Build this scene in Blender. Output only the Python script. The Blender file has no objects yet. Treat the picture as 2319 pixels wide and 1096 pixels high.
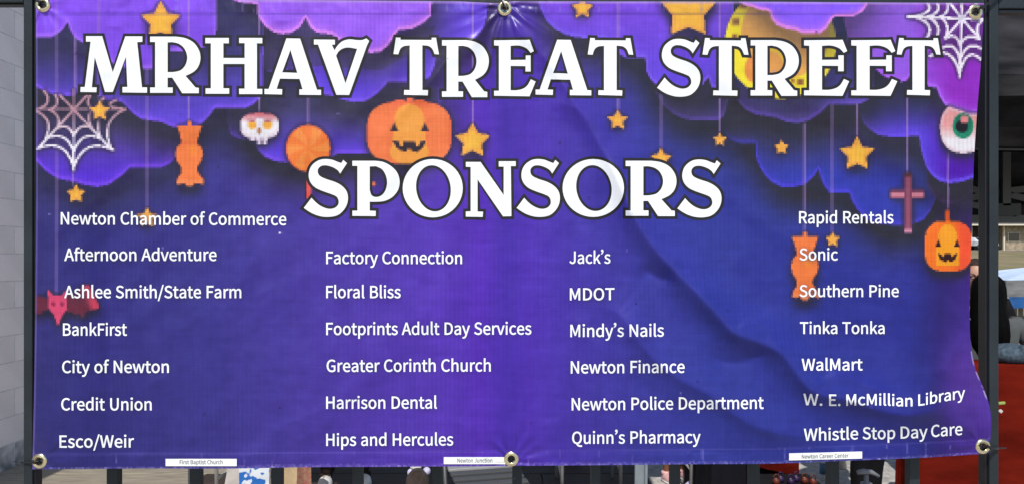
import bpy, bmesh, math, random
import numpy as np
from mathutils import Vector, Matrix
from mathutils.geometry import delaunay_2d_cdt

scene = bpy.context.scene
COL = scene.collection
random.seed(7)
RNG = np.random.default_rng(11)
R = math.radians

# ------------------------------------------------------------------ camera
EYE = 1.55          # eye height
FPX = 1675.0        # focal length in photo pixels (photo is 2319 px wide)
CX, HZ = 1159.5, 590.0
BD = 1.42           # distance from camera to the banner
cam_d = bpy.data.cameras.new('camera')
cam_d.sensor_width = 36.0
cam_d.lens = FPX / 2319.0 * 36.0
cam_d.shift_y = 42.0 / 2319.0
cam_d.clip_start = 0.05
cam_d.clip_end = 800
cam = bpy.data.objects.new('camera', cam_d)
cam.location = (0, 0, EYE)
cam.rotation_euler = (R(90), 0, 0)
COL.objects.link(cam)
scene.camera = cam

# ------------------------------------------------------------------ sky and sun
SUN = Vector((-0.085, -0.62, 0.80)).normalized()      # direction towards the sun (behind the photographer)
world = bpy.data.worlds.new('World')
scene.world = world
world.use_nodes = True
wn = world.node_tree
for n in list(wn.nodes):
    wn.nodes.remove(n)
wo = wn.nodes.new('ShaderNodeOutputWorld')
bg = wn.nodes.new('ShaderNodeBackground')
sk = wn.nodes.new('ShaderNodeTexSky')
sk.sky_type = 'NISHITA'
sk.sun_disc = False
sk.sun_elevation = math.asin(SUN.z)
sk.sun_rotation = math.atan2(SUN.x, SUN.y)
bg.inputs['Strength'].default_value = 0.125
wn.links.new(sk.outputs[0], bg.inputs[0])
wn.links.new(bg.outputs[0], wo.inputs[0])
sd = bpy.data.lights.new('sun', 'SUN')
sd.energy = 3.5
sd.angle = R(0.5)
sd.color = (1.0, 0.955, 0.90)
so = bpy.data.objects.new('sun', sd)
so.rotation_euler = SUN.to_track_quat('Z', 'Y').to_euler()
so.location = (0, -3, 6)
COL.objects.link(so)
scene.view_settings.view_transform = 'Standard'
scene.view_settings.look = 'None'
scene.view_settings.exposure = 0.12
scene.view_settings.gamma = 1.0
scene.view_settings.use_curve_mapping = False

# ------------------------------------------------------------------ helpers
def P(px, py, d):
    """world point seen at photo position (px,py) at distance d in front of the lens"""
    return Vector(((px - CX) * d / FPX, d, EYE - (py - HZ) * d / FPX))

def lin(c):
    c = np.asarray(c, dtype=float) / 255.0
    return np.where(c <= 0.04045, c / 12.92, ((c + 0.055) / 1.055) ** 2.4)

def tag(o, label=None, cat=None, group=None, kind=None):
    if label: o['label'] = label
    if cat: o['category'] = cat
    if group: o['group'] = group
    if kind: o['kind'] = kind
    return o

def empty(name, loc=(0, 0, 0), rz=0.0):
    o = bpy.data.objects.new(name, None)
    o.location = loc
    o.rotation_euler = (0, 0, rz)
    o.empty_display_size = 0.1
    COL.objects.link(o)
    return o

def link(name, me, mat=None, parent=None):
    o = bpy.data.objects.new(name, me)
    if mat is not None:
        for m in (mat if isinstance(mat, (list, tuple)) else [mat]):
            me.materials.append(m)
    if parent is not None:
        o.parent = parent
    COL.objects.link(o)
    return o

class MB:
    """collects shapes into one mesh"""
    def __init__(self):
        self.v, self.f, self.s = [], [], []
    def add(self, vs, fs, smooth=False):
        b = len(self.v)
        self.v += [tuple(v) for v in vs]
        self.f += [tuple(i + b for i in f) for f in fs]
        self.s += [smooth] * len(fs)
        return self
    def box(self, c, size, rz=0.0, rx=0.0, ry=0.0):
        hx, hy, hz = [s / 2 for s in size]
        M = Matrix.Rotation(rz, 3, 'Z') @ Matrix.Rotation(ry, 3, 'Y') @ Matrix.Rotation(rx, 3, 'X')
        vs = [Vector(c) + M @ Vector((x, y, z)) for x in (-hx, hx) for y in (-hy, hy) for z in (-hz, hz)]
        return self.add(vs, [(0, 1, 3, 2), (4, 6, 7, 5), (0, 4, 5, 1), (2, 3, 7, 6), (0, 2, 6, 4), (1, 5, 7, 3)])
    def tube(self, pts, r, n=10, cap=True, sx=1.0):
        pts = [Vector(p) for p in pts]
        rs = r if isinstance(r, (list, tuple)) else [r] * len(pts)
        vs, fs = [], []
        up = None
        for i, p in enumerate(pts):
            t = (pts[min(i + 1, len(pts) - 1)] - pts[max(i - 1, 0)]).normalized()
            if up is None:
                up = Vector((0, 0, 1)) if abs(t.z) < 0.9 else Vector((0, 1, 0))
            a = t.cross(up).normalized()
            up = a.cross(t).normalized()
            for k in range(n):
                w = 2 * math.pi * k / n
                vs.append(p + (a * math.cos(w) * sx + up * math.sin(w)) * rs[i])
        for i in range(len(pts) - 1):
            for k in range(n):
                fs.append((i * n + k, i * n + (k + 1) % n, (i + 1) * n + (k + 1) % n, (i + 1) * n + k))
        if cap:
            fs.append(tuple(range(n - 1, -1, -1)))
            fs.append(tuple((len(pts) - 1) * n + k for k in range(n)))
        return self.add(vs, fs, True)
    def bar(self, a, b, w, d):
        a, b = Vector(a), Vector(b)
        t = (b - a).normalized()
        s = t.cross(Vector((0, 1, 0)))
        s = s.normalized() if s.length > 1e-4 else Vector((1, 0, 0))
        u = s.cross(t).normalized()
        vs = [q + s * x * w / 2 + u * y * d / 2 for q in (a, b) for x, y in ((-1, -1), (1, -1), (1, 1), (-1, 1))]
        return self.add(vs, [(3, 2, 1, 0), (4, 5, 6, 7), (0, 1, 5, 4), (1, 2, 6, 5), (2, 3, 7, 6), (3, 0, 4, 7)])
    def lathe(self, prof, c=(0, 0, 0), n=20, sx=1.0, sy=1.0):
        vs, fs = [], []
        for r, z in prof:
            for k in range(n):
                w = 2 * math.pi * k / n
                vs.append((c[0] + r * math.cos(w) * sx, c[1] + r * math.sin(w) * sy, c[2] + z))
        for i in range(len(prof) - 1):
            for k in range(n):
                fs.append((i * n + k, i * n + (k + 1) % n, (i + 1) * n + (k + 1) % n, (i + 1) * n + k))
        fs.append(tuple(range(n - 1, -1, -1)))
        fs.append(tuple((len(prof) - 1) * n + k for k in range(n)))
        return self.add(vs, fs, True)
    def ell(self, c, r, n=16, m=10, rz=0.0):
        prof = []
        M = Matrix.Rotation(rz, 3, 'Z')
        vs, fs = [], []
        for i in range(m + 1):
            a = math.pi * i / m
            for k in range(n):
                w = 2 * math.pi * k / n
                q = M @ Vector((r[0] * math.sin(a) * math.cos(w), r[1] * math.sin(a) * math.sin(w), -r[2] * math.cos(a)))
                vs.append(Vector(c) + q)
        for i in range(m):
            for k in range(n):
                fs.append((i * n + k, i * n + (k + 1) % n, (i + 1) * n + (k + 1) % n, (i + 1) * n + k))
        return self.add(vs, fs, True)
    def mesh(self, name):
        me = bpy.data.meshes.new(name)
        me.from_pydata(self.v, [], self.f)
        me.polygons.foreach_set('use_smooth', self.s)
        me.update()
        return me
    def build(self, name, mat, parent=None, bevel=0.0):
        o = link(name, self.mesh(name), mat, parent)
        if bevel:
            b = o.modifiers.new('bevel', 'BEVEL')
            b.width = bevel
            b.segments = 2
            b.limit_method = 'ANGLE'
        return o

# ------------------------------------------------------------------ materials
def mat(name, col, rough=0.6, metal=0.0, spec=0.5, noise=0.0, nscale=20.0, bump=0.0, bscale=60.0,
        col2=None, stretch=(1, 1, 1), coat=0.0, detail=4.0, crisp=False):
    m = bpy.data.materials.new(name)
    m.use_nodes = True
    nt = m.node_tree
    b = nt.nodes['Principled BSDF']
    b.inputs['Roughness'].default_value = rough
    b.inputs['Metallic'].default_value = metal
    b.inputs['Specular IOR Level'].default_value = spec
    if coat:
        b.inputs['Coat Weight'].default_value = coat
        b.inputs['Coat Roughness'].default_value = 0.2
    c1 = (*col, 1)
    b.inputs['Base Color'].default_value = c1
    tc = nt.nodes.new('ShaderNodeTexCoord')
    mp = nt.nodes.new('ShaderNodeMapping')
    mp.inputs['Scale'].default_value = stretch
    nt.links.new(tc.outputs['Object'], mp.inputs['Vector'])
    if noise or col2:
        nz = nt.nodes.new('ShaderNodeTexNoise')
        nz.inputs['Scale'].default_value = nscale
        nz.inputs['Detail'].default_value = detail
        nt.links.new(mp.outputs[0], nz.inputs['Vector'])
        rp = nt.nodes.new('ShaderNodeValToRGB')
        rp.color_ramp.elements[0].position = 0.50 if crisp else 0.32
        rp.color_ramp.elements[1].position = 0.53 if crisp else 0.68
        if col2:
            rp.color_ramp.elements[0].color = (*col2, 1)
            rp.color_ramp.elements[1].color = c1
        else:
            rp.color_ramp.elements[0].color = tuple(x * (1 - noise) for x in col) + (1,)
            rp.color_ramp.elements[1].color = tuple(min(1, x * (1 + noise)) for x in col) + (1,)
        nt.links.new(nz.outputs['Fac'], rp.inputs[0])
        nt.links.new(rp.outputs[0], b.inputs['Base Color'])
    if bump:
        bz = nt.nodes.new('ShaderNodeTexNoise')
        bz.inputs['Scale'].default_value = bscale
        bz.inputs['Detail'].default_value = 5
        nt.links.new(mp.outputs[0], bz.inputs['Vector'])
        bp = nt.nodes.new('ShaderNodeBump')
        bp.inputs['Strength'].default_value = bump
        bp.inputs['Distance'].default_value = 0.01
        nt.links.new(bz.outputs['Fac'], bp.inputs['Height'])
        nt.links.new(bp.outputs[0], b.inputs['Normal'])
    return m

M = {}
M['paint'] = mat('black_paint', (0.017, 0.024, 0.029), 0.45, spec=0.35, noise=0.25, nscale=9, bump=0.08, bscale=120)
M['cavity'] = mat('dark_channel', (0.008, 0.008, 0.012), 0.35, spec=0.6)
M['tie'] = mat('black_nylon', (0.012, 0.012, 0.013), 0.3, spec=0.5)
M['tie_clear'] = mat('clear_nylon', (0.45, 0.45, 0.44), 0.3, spec=0.5)
M['brass'] = mat('brass', (0.86, 0.74, 0.46), 0.22, metal=1.0, noise=0.15, nscale=60)
M['block'] = mat('concrete_block', (0.90, 0.80, 0.79), 0.85, noise=0.09, nscale=2.2, bump=0.35, bscale=60)
M['block_worn'] = mat('worn_block', (0.72, 0.66, 0.66), 0.9, nscale=9, col2=(0.22, 0.21, 0.21), bump=0.8, bscale=60)
M['mortar'] = mat('mortar', (0.70, 0.65, 0.65), 0.95, noise=0.15, nscale=20, bump=0.5)
M['concrete'] = mat('pale_concrete', (0.43, 0.41, 0.375), 0.9, noise=0.30, nscale=16, bump=0.6, bscale=70, detail=8)
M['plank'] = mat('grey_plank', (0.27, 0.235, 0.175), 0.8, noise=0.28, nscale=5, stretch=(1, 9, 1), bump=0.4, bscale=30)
M['grass'] = mat('dry_grass', (0.15, 0.14, 0.055), 0.95, nscale=0.22, col2=(0.27, 0.20, 0.11), bump=0.9, bscale=6, detail=8)
M['black_fabric'] = mat('black_fabric', (0.020, 0.019, 0.021), 0.85, spec=0.15, noise=0.75, nscale=2.4, bump=1.0, bscale=5, stretch=(1, 1, 2.6))
M['black_roll'] = mat('rolled_black_fabric', (0.05, 0.048, 0.052), 0.8, spec=0.2, noise=0.4, nscale=4, bump=0.8, bscale=7, stretch=(1, 1, 2))
M['frame_grey'] = mat('grey_metal_frame', (0.085, 0.087, 0.09), 0.45, metal=0.3)
M['steel'] = mat('pale_steel', (0.30, 0.35, 0.38), 0.4, metal=0.4, noise=0.1)
M['galv'] = mat('galvanised', (0.42, 0.42, 0.42), 0.45, metal=0.4)
M['red_cloth'] = mat('red_cloth', (0.105, 0.0075, 0.0035), 0.95, spec=0.04, noise=0.32, nscale=4, bump=1.0, bscale=6, stretch=(1, 1, 2.5))
M['black_cloth'] = mat('black_cloth', (0.006, 0.006, 0.010), 0.9, spec=0.15, bump=0.6, bscale=8)
M['skin'] = mat('skin', (0.46, 0.25, 0.17), 0.55, noise=0.12, nscale=30)
M['skin_brown'] = mat('brown_skin', (0.19, 0.080, 0.042), 0.5, noise=0.12, nscale=30)
M['hair_black'] = mat('black_hair', (0.0022, 0.0018, 0.0018), 0.6, spec=0.06, noise=0.5, nscale=50, stretch=(8, 8, 1), bump=0.6, bscale=60)
M['hair_brown'] = mat('brown_hair', (0.045, 0.028, 0.02), 0.45, noise=0.6, nscale=20, stretch=(8, 8, 1), bump=0.8, bscale=60)
M['tshirt'] = mat('grey_tshirt', (0.085, 0.092, 0.092), 0.9, spec=0.2, noise=0.15, nscale=200, bump=0.5, bscale=12)
M['denim'] = mat('grey_denim', (0.06, 0.085, 0.11), 0.9, spec=0.2, noise=0.35, nscale=60, bump=0.5, bscale=30)
M['trouser'] = mat('dark_trouser', (0.022, 0.014, 0.012), 0.85, spec=0.2, noise=0.3, nscale=20, bump=0.4)
M['black_wear'] = mat('black_wear', (0.007, 0.007, 0.009), 0.85, spec=0.2, noise=0.3, nscale=20)
M['white_rubber'] = mat('white_rubber', (0.78, 0.76, 0.74), 0.5, noise=0.08)
M['lilac'] = mat('lilac_mesh', (0.55, 0.52, 0.72), 0.6, noise=0.2, nscale=60)
M['pink'] = mat('pink_shoe', (0.72, 0.42, 0.42), 0.6, noise=0.12, nscale=40)
M['kraft'] = mat('kraft_paper', (0.58, 0.43, 0.25), 0.8, noise=0.10, nscale=12, bump=0.6, bscale=10)
M['kraft_print'] = mat('kraft_paper_red_print', (0.50, 0.32, 0.20), 0.8, nscale=26, col2=(0.48, 0.13, 0.10), stretch=(1, 1, 2.5))
M['blue_print'] = mat('blue_white_print', (0.012, 0.13, 0.46), 0.6, nscale=17, col2=(0.66, 0.70, 0.74), detail=1.0, crisp=True, bump=0.5, bscale=14)
M['plank_dark'] = mat('shade_darkened_plank', (0.045, 0.031, 0.024), 0.75, noise=0.35, nscale=5, stretch=(1, 9, 1), bump=0.4, bscale=30, spec=0.25)  # shade on the middle boards, put into the plank colour
M['cream'] = mat('cream_cloth', (0.52, 0.48, 0.44), 0.9, noise=0.08, bump=0.4, bscale=12)
M['orange'] = mat('orange_plastic', (0.12, 0.020, 0.008), 0.5, noise=0.1)
M['purple'] = mat('purple_plastic', (0.025, 0.008, 0.05), 0.5, noise=0.1)
M['grey_plastic'] = mat('grey_plastic', (0.17, 0.17, 0.19), 0.4)
M['label_blue'] = mat('blue_label', (0.05, 0.13, 0.24), 0.5, noise=0.3, nscale=60)
M['clear'] = mat('bottle_plastic', (0.55, 0.57, 0.58), 0.15, spec=0.6)
M['glass_dark'] = mat('dark_glass', (0.012, 0.014, 0.018), 0.08, spec=0.8)
M['car_white'] = mat('white_car_paint', (0.75, 0.76, 0.78), 0.25, coat=0.6)
M['tyre'] = mat('tyre', (0.02, 0.02, 0.02), 0.8)
M['stone'] = mat('tan_stone', (0.46, 0.38, 0.27), 0.9, nscale=2.6, col2=(0.22, 0.18, 0.13), bump=0.8, bscale=4)
M['trim'] = mat('cream_trim', (0.62, 0.57, 0.46), 0.7, noise=0.06)
M['shingle'] = mat('dark_roof', (0.05, 0.045, 0.045), 0.9, noise=0.2, nscale=3)
M['tent_blue'] = mat('pale_blue_canopy', (0.50, 0.60, 0.74), 0.6, noise=0.12, nscale=1.2)
M['tent_grey'] = mat('grey_valance', (0.12, 0.125, 0.125), 0.8, nscale=1.6, col2=(0.22, 0.23, 0.23), stretch=(1, 1, 4))
M['tarp_blue'] = mat('blue_tarp', (0.015, 0.10, 0.32), 0.5, noise=0.4, nscale=1.5)
M['green'] = mat('green_plastic', (0.26, 0.36, 0.08), 0.6)
M['specs'] = mat('spectacle_frame', (0.05, 0.012, 0.010), 0.3)
M['back'] = mat('vinyl_back', (0.62, 0.61, 0.62), 0.5, noise=0.04)
GLYPH_TEXT = """
.97|49,-5 58,-3 65,2 70,10 72,20 70,30 65,37 58,42 49,44 40,42 32,37 27,30 26,20 27,10 32,2 40,-3
/137|4,-63 27,-63 132,278 109,278
A213|1,0 34,0 59,78 153,78 177,0 211,0 124,257 88,257|67,104 79,144 86,165 93,187 99,208 105,230 106,230 113,208 119,187 125,165 132,144 145,104
B230|35,0 117,0 156,5 187,19 207,42 214,75 210,99 200,117 183,129 162,137 162,138 178,147 190,159 197,176 200,194 193,223 175,242 147,253 111,257 35,257|68,148 68,231 107,231 134,229 153,222 164,209 168,190 164,172 153,159 134,151 106,148|68,26 68,123 112,123 142,120 164,111 178,97 182,76 178,54 164,38 142,29 112,26
C223|132,-5 155,-2 176,5 195,17 211,32 193,53 180,41 166,32 151,26 133,24 100,31 75,52 59,85 54,129 59,172 76,205 101,226 134,233 150,231 164,226 176,219 187,209 204,230 192,242 175,252 156,259 134,261 89,252 53,226 29,184 20,128 29,72 52,31 88,4
D241|35,0 101,0 152,9 190,34 212,75 220,129 212,184 189,224 152,248 99,257 35,257|68,27 68,230 97,230 136,224 165,204 181,172 187,129 181,86 165,54 136,34 97,27
E206|35,0 187,0 187,28 68,28 68,121 165,121 165,149 68,149 68,229 183,229 183,257 35,257
F193|35,0 68,0 68,115 166,115 166,143 68,143 68,229 183,229 183,257 35,257
G241|136,-5 161,-2 182,4 201,13 215,25 215,133 131,133 131,106 186,106 186,39 177,33 165,28 153,25 139,24 103,31 76,52 59,85 54,129 60,172 77,205 104,226 139,233 157,231 171,226 184,218 194,209 212,230 199,241 183,251 162,258 138,261 91,252 54,226 29,184 20,128 29,72 53,31 90,4
H255|35,0 68,0 68,121 187,121 187,0 220,0 220,257 187,257 187,149 68,149 68,257 35,257
J187|83,-5 115,2 137,19 150,44 154,75 154,257 121,257 121,78 119,54 111,37 98,27 80,24 67,25 55,31 45,40 35,53 12,36 25,18 41,6 60,-2
L190|35,0 180,0 180,28 68,28 68,257 35,257
M284|35,0 64,0 64,142 64,160 63,180 62,200 60,218 62,218 82,159 131,26 153,26 201,159 222,218 223,218 222,200 220,180 219,160 219,142 219,0 249,0 249,257 210,257 161,119 157,106 152,93 148,79 143,66 142,66 137,79 133,93 128,106 123,119 74,257 35,257
N253|35,0 66,0 66,135 65,155 64,175 63,195 62,215 63,215 91,162 185,0 218,0 218,257 187,257 187,123 187,103 188,82 190,62 192,42 190,42 162,95 68,257 35,257
O260|130,-5 174,5 209,31 231,74 239,129 231,185 209,226 174,252 130,261 86,252 51,226 28,185 20,129 28,74 51,31 86,5|130,24 98,31 74,52 59,86 54,129 59,172 74,205 98,226 130,233 161,226 185,205 201,172 206,129 201,86 185,52 161,31
P222|35,0 68,0 68,102 110,102 148,107 178,121 198,146 204,181 198,217 178,240 148,253 109,257 35,257|68,129 68,230 104,230 134,228 155,220 168,205 172,181 168,158 156,141 135,132 106,129
Q260|130,22 98,30 74,51 59,85 54,129 59,172 74,205 98,226 130,233 161,226 185,205 201,172 206,129 201,85 185,51 161,30|208,-64 219,-64 230,-63 238,-61 245,-58 239,-34 233,-35 227,-36 220,-37 212,-37 192,-35 174,-29 160,-18 149,-3 186,11 215,39 233,79 239,129 231,185 209,226 174,252 130,261 86,252 51,226 28,185 20,129 27,78 46,38 76,10 114,-4 128,-28 149,-47 176,-60
R222|68,135 68,230 111,230 137,228 157,220 169,206 173,185 169,163 157,147 137,138 111,135|176,0 213,0 147,112 171,122 189,137 201,158 205,185 199,219 180,241 152,253 116,257 35,257 35,0 68,0 68,109 114,109
S209|106,-5 143,1 170,17 188,40 194,68 190,93 178,112 162,126 141,137 104,153 89,159 75,168 65,180 62,196 65,211 75,223 90,230 110,233 127,231 142,226 156,219 168,209 185,230 170,242 152,252 132,259 110,261 77,256 52,242 35,221 29,193 34,169 46,150 63,137 81,127 118,111 135,103 148,94 157,82 161,65 157,48 146,35 130,27 107,24 87,26 68,33 51,43 36,56 17,33 35,18 56,6 80,-2
T210|89,0 121,0 121,229 199,229 199,257 11,257 11,229 89,229
U252|126,-5 163,1 192,20 211,54 218,106 218,257 187,257 187,105 183,66 170,41 150,28 126,24 103,28 84,41 71,66 67,105 67,257 34,257 34,106 41,54 61,20 90,1
W307|63,0 102,0 140,155 143,170 147,184 150,199 153,213 154,213 158,199 161,184 164,170 167,155 206,0 245,0 298,257 267,257 239,117 236,96 232,75 229,55 225,34 223,34 219,55 214,76 210,96 205,117 169,257 140,257 104,117 100,96 95,75 90,55 86,34 85,34 81,55 77,75 73,96 69,117 42,257 9,257
a197|76,-5 93,-2 109,3 125,12 139,23 140,23 143,0 169,0 169,117 165,149 154,174 133,189 103,195 81,193 61,187 43,179 29,170 41,148 53,156 67,162 82,167 98,168 117,164 129,154 136,138 137,120 85,111 49,97 28,77 21,49 25,26 36,10 54,-1|85,21 72,23 61,28 54,38 51,51 56,68 70,82 97,92 137,99 137,46 124,35 111,28 98,23
b216|116,-5 147,2 173,22 192,55 199,98 194,138 179,169 155,188 123,195 107,193 92,187 77,179 63,168 64,202 64,279 32,279 32,0 58,0 61,20 62,20 75,9 89,2 102,-3|111,22 100,23 89,27 77,33 64,42 64,142 78,153 90,161 103,166 115,168 138,163 154,149 163,127 165,98 161,66 150,42 132,28
c179|107,-5 124,-3 140,2 155,9 169,19 155,41 145,34 134,28 123,24 110,22 86,27 67,42 55,65 51,95 56,125 68,148 87,163 111,168 122,167 131,164 140,158 149,152 165,173 154,181 142,188 127,193 110,195 75,188 46,169 26,137 18,95 25,53 44,22 72,2
d217|97,-5 114,-2 129,3 143,12 155,22 156,22 159,0 185,0 185,279 153,279 153,206 154,173 142,182 130,189 116,194 101,195 70,188 43,168 25,137 19,95 24,53 40,21 65,2|104,22 82,27 65,42 55,65 51,95 56,125 68,148 85,163 106,168 118,167 130,163 141,157 153,148 153,48 141,37 129,29 117,24
e194|109,-5 127,-3 144,1 158,7 172,15 160,36 149,30 138,25 126,22 113,21 88,26 68,39 55,60 50,88 178,88 179,106 174,143 160,171 136,189 103,195 72,188 44,168 25,137 18,95 25,53 45,22 74,2|49,110 56,135 68,154 85,166 104,169 124,166 139,154 148,136 151,110
f114|12,164 37,164 37,0 69,0 69,164 110,164 110,190 69,190 69,220 71,236 76,248 84,255 96,258 101,257 107,256 112,255 118,252 125,277 118,280 110,282 102,283 93,283 68,279 51,266 41,247 37,221 37,190 12,188
h213|32,0 64,0 64,138 78,151 90,160 103,165 116,167 133,164 144,155 150,139 152,116 152,0 184,0 184,120 181,152 170,176 152,190 126,195 108,193 91,186 77,176 63,163 64,202 64,279 32,279
i96|32,0 64,0 64,190 32,190|48,229 57,231 64,235 68,242 70,251 68,259 64,266 57,270 48,271 40,270 33,266 29,259 27,251 29,242 33,235 40,231
k193|32,0 64,0 64,50 99,92 155,0 190,0 118,113 181,190 146,190 65,90 64,90 64,279 32,279
l99|66,-5 72,-4 77,-4 81,-3 84,-2 80,23 73,22 70,23 67,25 65,29 64,36 64,279 32,279 32,38 34,20 40,7 51,-2
m324|32,0 64,0 64,138 77,151 89,160 101,165 112,167 128,164 139,155 145,139 147,116 147,0 179,0 179,138 192,151 204,160 216,165 227,167 243,164 254,155 260,139 263,116 263,0 294,0 294,120 291,152 280,176 262,190 237,195 220,192 204,185 189,173 174,159 167,174 156,185 141,192 121,195 105,193 90,186 75,175 62,162 58,190 32,190
n214|32,0 64,0 64,138 78,151 90,160 103,165 116,167 133,164 144,155 150,139 152,116 152,0 184,0 184,120 181,152 170,176 152,190 126,195 108,193 91,186 76,175 62,162 58,190 32,190
o212|106,-5 139,2 167,22 187,53 194,95 187,137 167,169 139,188 106,195 73,188 45,169 25,137 18,95 25,53 45,22 73,2|106,22 84,27 66,42 55,65 51,95 55,125 66,148 84,163 106,168 129,163 146,148 157,125 161,95 157,65 146,42 129,27
p217|32,-80 64,-80 64,-16 63,18 76,8 90,1 103,-3 116,-5 147,2 173,22 192,55 199,98 194,138 179,169 155,188 123,195 107,193 91,187 76,178 62,168 58,190 32,190|111,22 100,23 89,27 77,33 64,42 64,142 78,153 91,161 103,166 115,168 138,163 154,149 163,127 165,98 161,66 150,42 132,28
r136|32,0 64,0 64,122 75,143 87,156 100,164 112,166 117,166 122,166 126,165 131,163 137,191 132,193 127,194 122,195 116,195 101,192 86,184 73,172 62,155 58,190 32,190
s164|82,-5 112,0 133,12 146,30 151,52 146,75 132,90 114,101 93,110 78,116 65,122 56,131 52,143 54,153 61,162 72,168 88,170 100,169 111,165 121,160 131,153 146,173 134,182 120,189 104,193 87,195 59,191 39,179 26,162 22,141 27,120 39,105 57,94 77,86 93,80 107,72 117,63 120,50 118,38 111,29 99,23 83,20 67,22 53,27 39,34 27,43 11,22 26,11 43,3 62,-3
t132|92,-5 101,-4 110,-2 119,0 127,2 121,27 116,25 110,23 105,22 99,21 85,24 76,31 71,42 70,58 70,164 121,164 121,190 70,190 70,244 43,244 40,190 9,188 9,164 38,164 38,59 41,33 50,13 66,0
u213|88,-5 106,-2 122,5 137,16 151,30 152,30 154,0 181,0 181,190 149,190 149,55 136,41 124,31 111,25 97,23 81,26 70,35 64,51 62,74 62,190 29,190 29,70 33,38 44,14 62,0
v182|73,0 111,0 178,190 146,190 110,82 106,68 102,54 97,40 93,26 91,26 74,82 38,190 5,190
w281|62,0 99,0 126,102 130,116 133,129 136,143 139,157 141,157 144,143 147,129 151,116 154,103 181,0 220,0 272,190 241,190 213,80 210,67 207,53 205,40 202,27 200,27 187,80 157,190 126,190 96,80 93,67 89,53 86,40 83,27 82,27 70,80 42,190 9,190
y182|35,-82 61,-77 80,-63 95,-42 106,-16 178,190 147,190 112,85 97,31 95,31 90,44 86,58 81,72 76,85 38,190 5,190 81,0 77,-15 70,-31 60,-44 49,-53 34,-56 30,-55 26,-55 22,-54 19,-53 13,-78 18,-80 23,-81 29,-82
’84|17,210 24,196 40,207 54,221 64,240 68,262 66,275 60,286 51,293 40,295 30,293 22,288 18,281 16,272 18,264 22,256 29,252 39,250 41,250 44,251 46,252 48,253 46,241 39,229 30,218"""

# ================================================================== THE BANNER
# The vinyl sheet is laid out in the photo's pixel scale (1 px = 0.85 mm on the sheet).
NU, NV = 518, 255
u_lin = np.linspace(72, 2250, NU + 1)
v_lin = np.linspace(-9, 1064, NV + 1)
U0, V0 = np.meshgrid(u_lin, v_lin)

def itp(x, pts):
    return np.interp(x, [p[0] for p in pts], [p[1] for p in pts])

def edge_left(v):
    return itp(v, [(-9, 81), (430, 82), (700, 80), (900, 77), (1064, 73)])

def smooth_itp(x, pts):
    """Catmull-Rom style smooth interpolation"""
    xs = np.array([p[0] for p in pts], float)
    ys = np.array([p[1] for p in pts], float)
    m = np.gradient(ys, xs)
    x = np.clip(x, xs[0], xs[-1])
    i = np.clip(np.searchsorted(xs, x) - 1, 0, len(xs) - 2)
    h = xs[i + 1] - xs[i]
    t = (x - xs[i]) / h
    return ((2 * t**3 - 3 * t**2 + 1) * ys[i] + (t**3 - 2 * t**2 + t) * h * m[i]
            + (-2 * t**3 + 3 * t**2) * ys[i + 1] + (t**3 - t**2) * h * m[i + 1])

def edge_right(v):
    return smooth_itp(v, [(-9, 2229), (60, 2226), (150, 2221), (250, 2213), (380, 2205), (480, 2202), (600, 2198),
                          (700, 2196), (780, 2199), (830, 2208), (880, 2228), (915, 2240), (950, 2245), (1000, 2242),
                          (1064, 2233)])

def edge_top(u):
    return itp(u, [(72, -9), (400, -9), (470, -5), (560, 0), (1040, 4), (1128, 8.5), (1158, 4), (1240, 4), (1740, 5), (2230, 8)])

def edge_bottom(u):
    return smooth_itp(u, [(72, 1062), (300, 1060), (520, 1060), (700, 1057), (900, 1056), (1160, 1054), (1400, 1052),
                          (1600, 1050), (1740, 1049), (1900, 1043), (2100, 1035), (2250, 1026)])

VV = V0.copy()
tp, bt = edge_top(U0), edge_bottom(U0)
VV = np.where(V0 < 40, tp + (V0 + 9) * (40 - tp) / 49.0, VV)
VV = np.where(V0 > 980, 980 + (V0 - 980) * (bt - 980) / 84.0, VV)
L_, R_ = edge_left(VV), edge_right(VV)
UU = U0.copy()
UU = np.where(U0 < 200, L_ + (U0 - 72) * (200 - L_) / 128.0, UU)
UU = np.where(U0 > 2100, 2100 + (U0 - 2100) * (R_ - 2100) / 150.0, UU)

def vnoise(x, y, seed):
    """smooth value noise, unit cells"""
    r = np.random.default_rng(seed).random((64, 64))
    xi, yi = np.floor(x).astype(int), np.floor(y).astype(int)
    fx, fy = x - xi, y - yi
    fx, fy = fx * fx * (3 - 2 * fx), fy * fy * (3 - 2 * fy)
    a = r[yi % 64, xi % 64]; b = r[yi % 64, (xi + 1) % 64]
    c = r[(yi + 1) % 64, xi % 64]; d = r[(yi + 1) % 64, (xi + 1) % 64]
    return (a * (1 - fx) + b * fx) * (1 - fy) + (c * (1 - fx) + d * fx) * fy - 0.5

def polydist(u, v, pts):
    """signed distance to a polyline (positive on the right-hand/upper side) and position 0..1 along it"""
    best = np.full(u.shape, 1e9); sg = np.ones(u.shape); ss = np.zeros(u.shape)
    seg = [math.dist(pts[i], pts[i + 1]) for i in range(len(pts) - 1)]
    tot = sum(seg); acc = 0
    for i in range(len(pts) - 1):
        ax, ay = pts[i]; bx, by = pts[i + 1]
        dx, dy = bx - ax, by - ay; L = seg[i]
        t = np.clip(((u - ax) * dx + (v - ay) * dy) / (L * L), 0, 1)
        d = np.hypot(u - ax - t * dx, v - ay - t * dy)
        cr = (dx * (v - ay) - dy * (u - ax))
        m = d < best
        best = np.where(m, d, best); sg = np.where(m, np.sign(cr), sg); ss = np.where(m, (acc + t * L) / tot, ss)
        acc += L
    return best * -sg, ss

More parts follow.
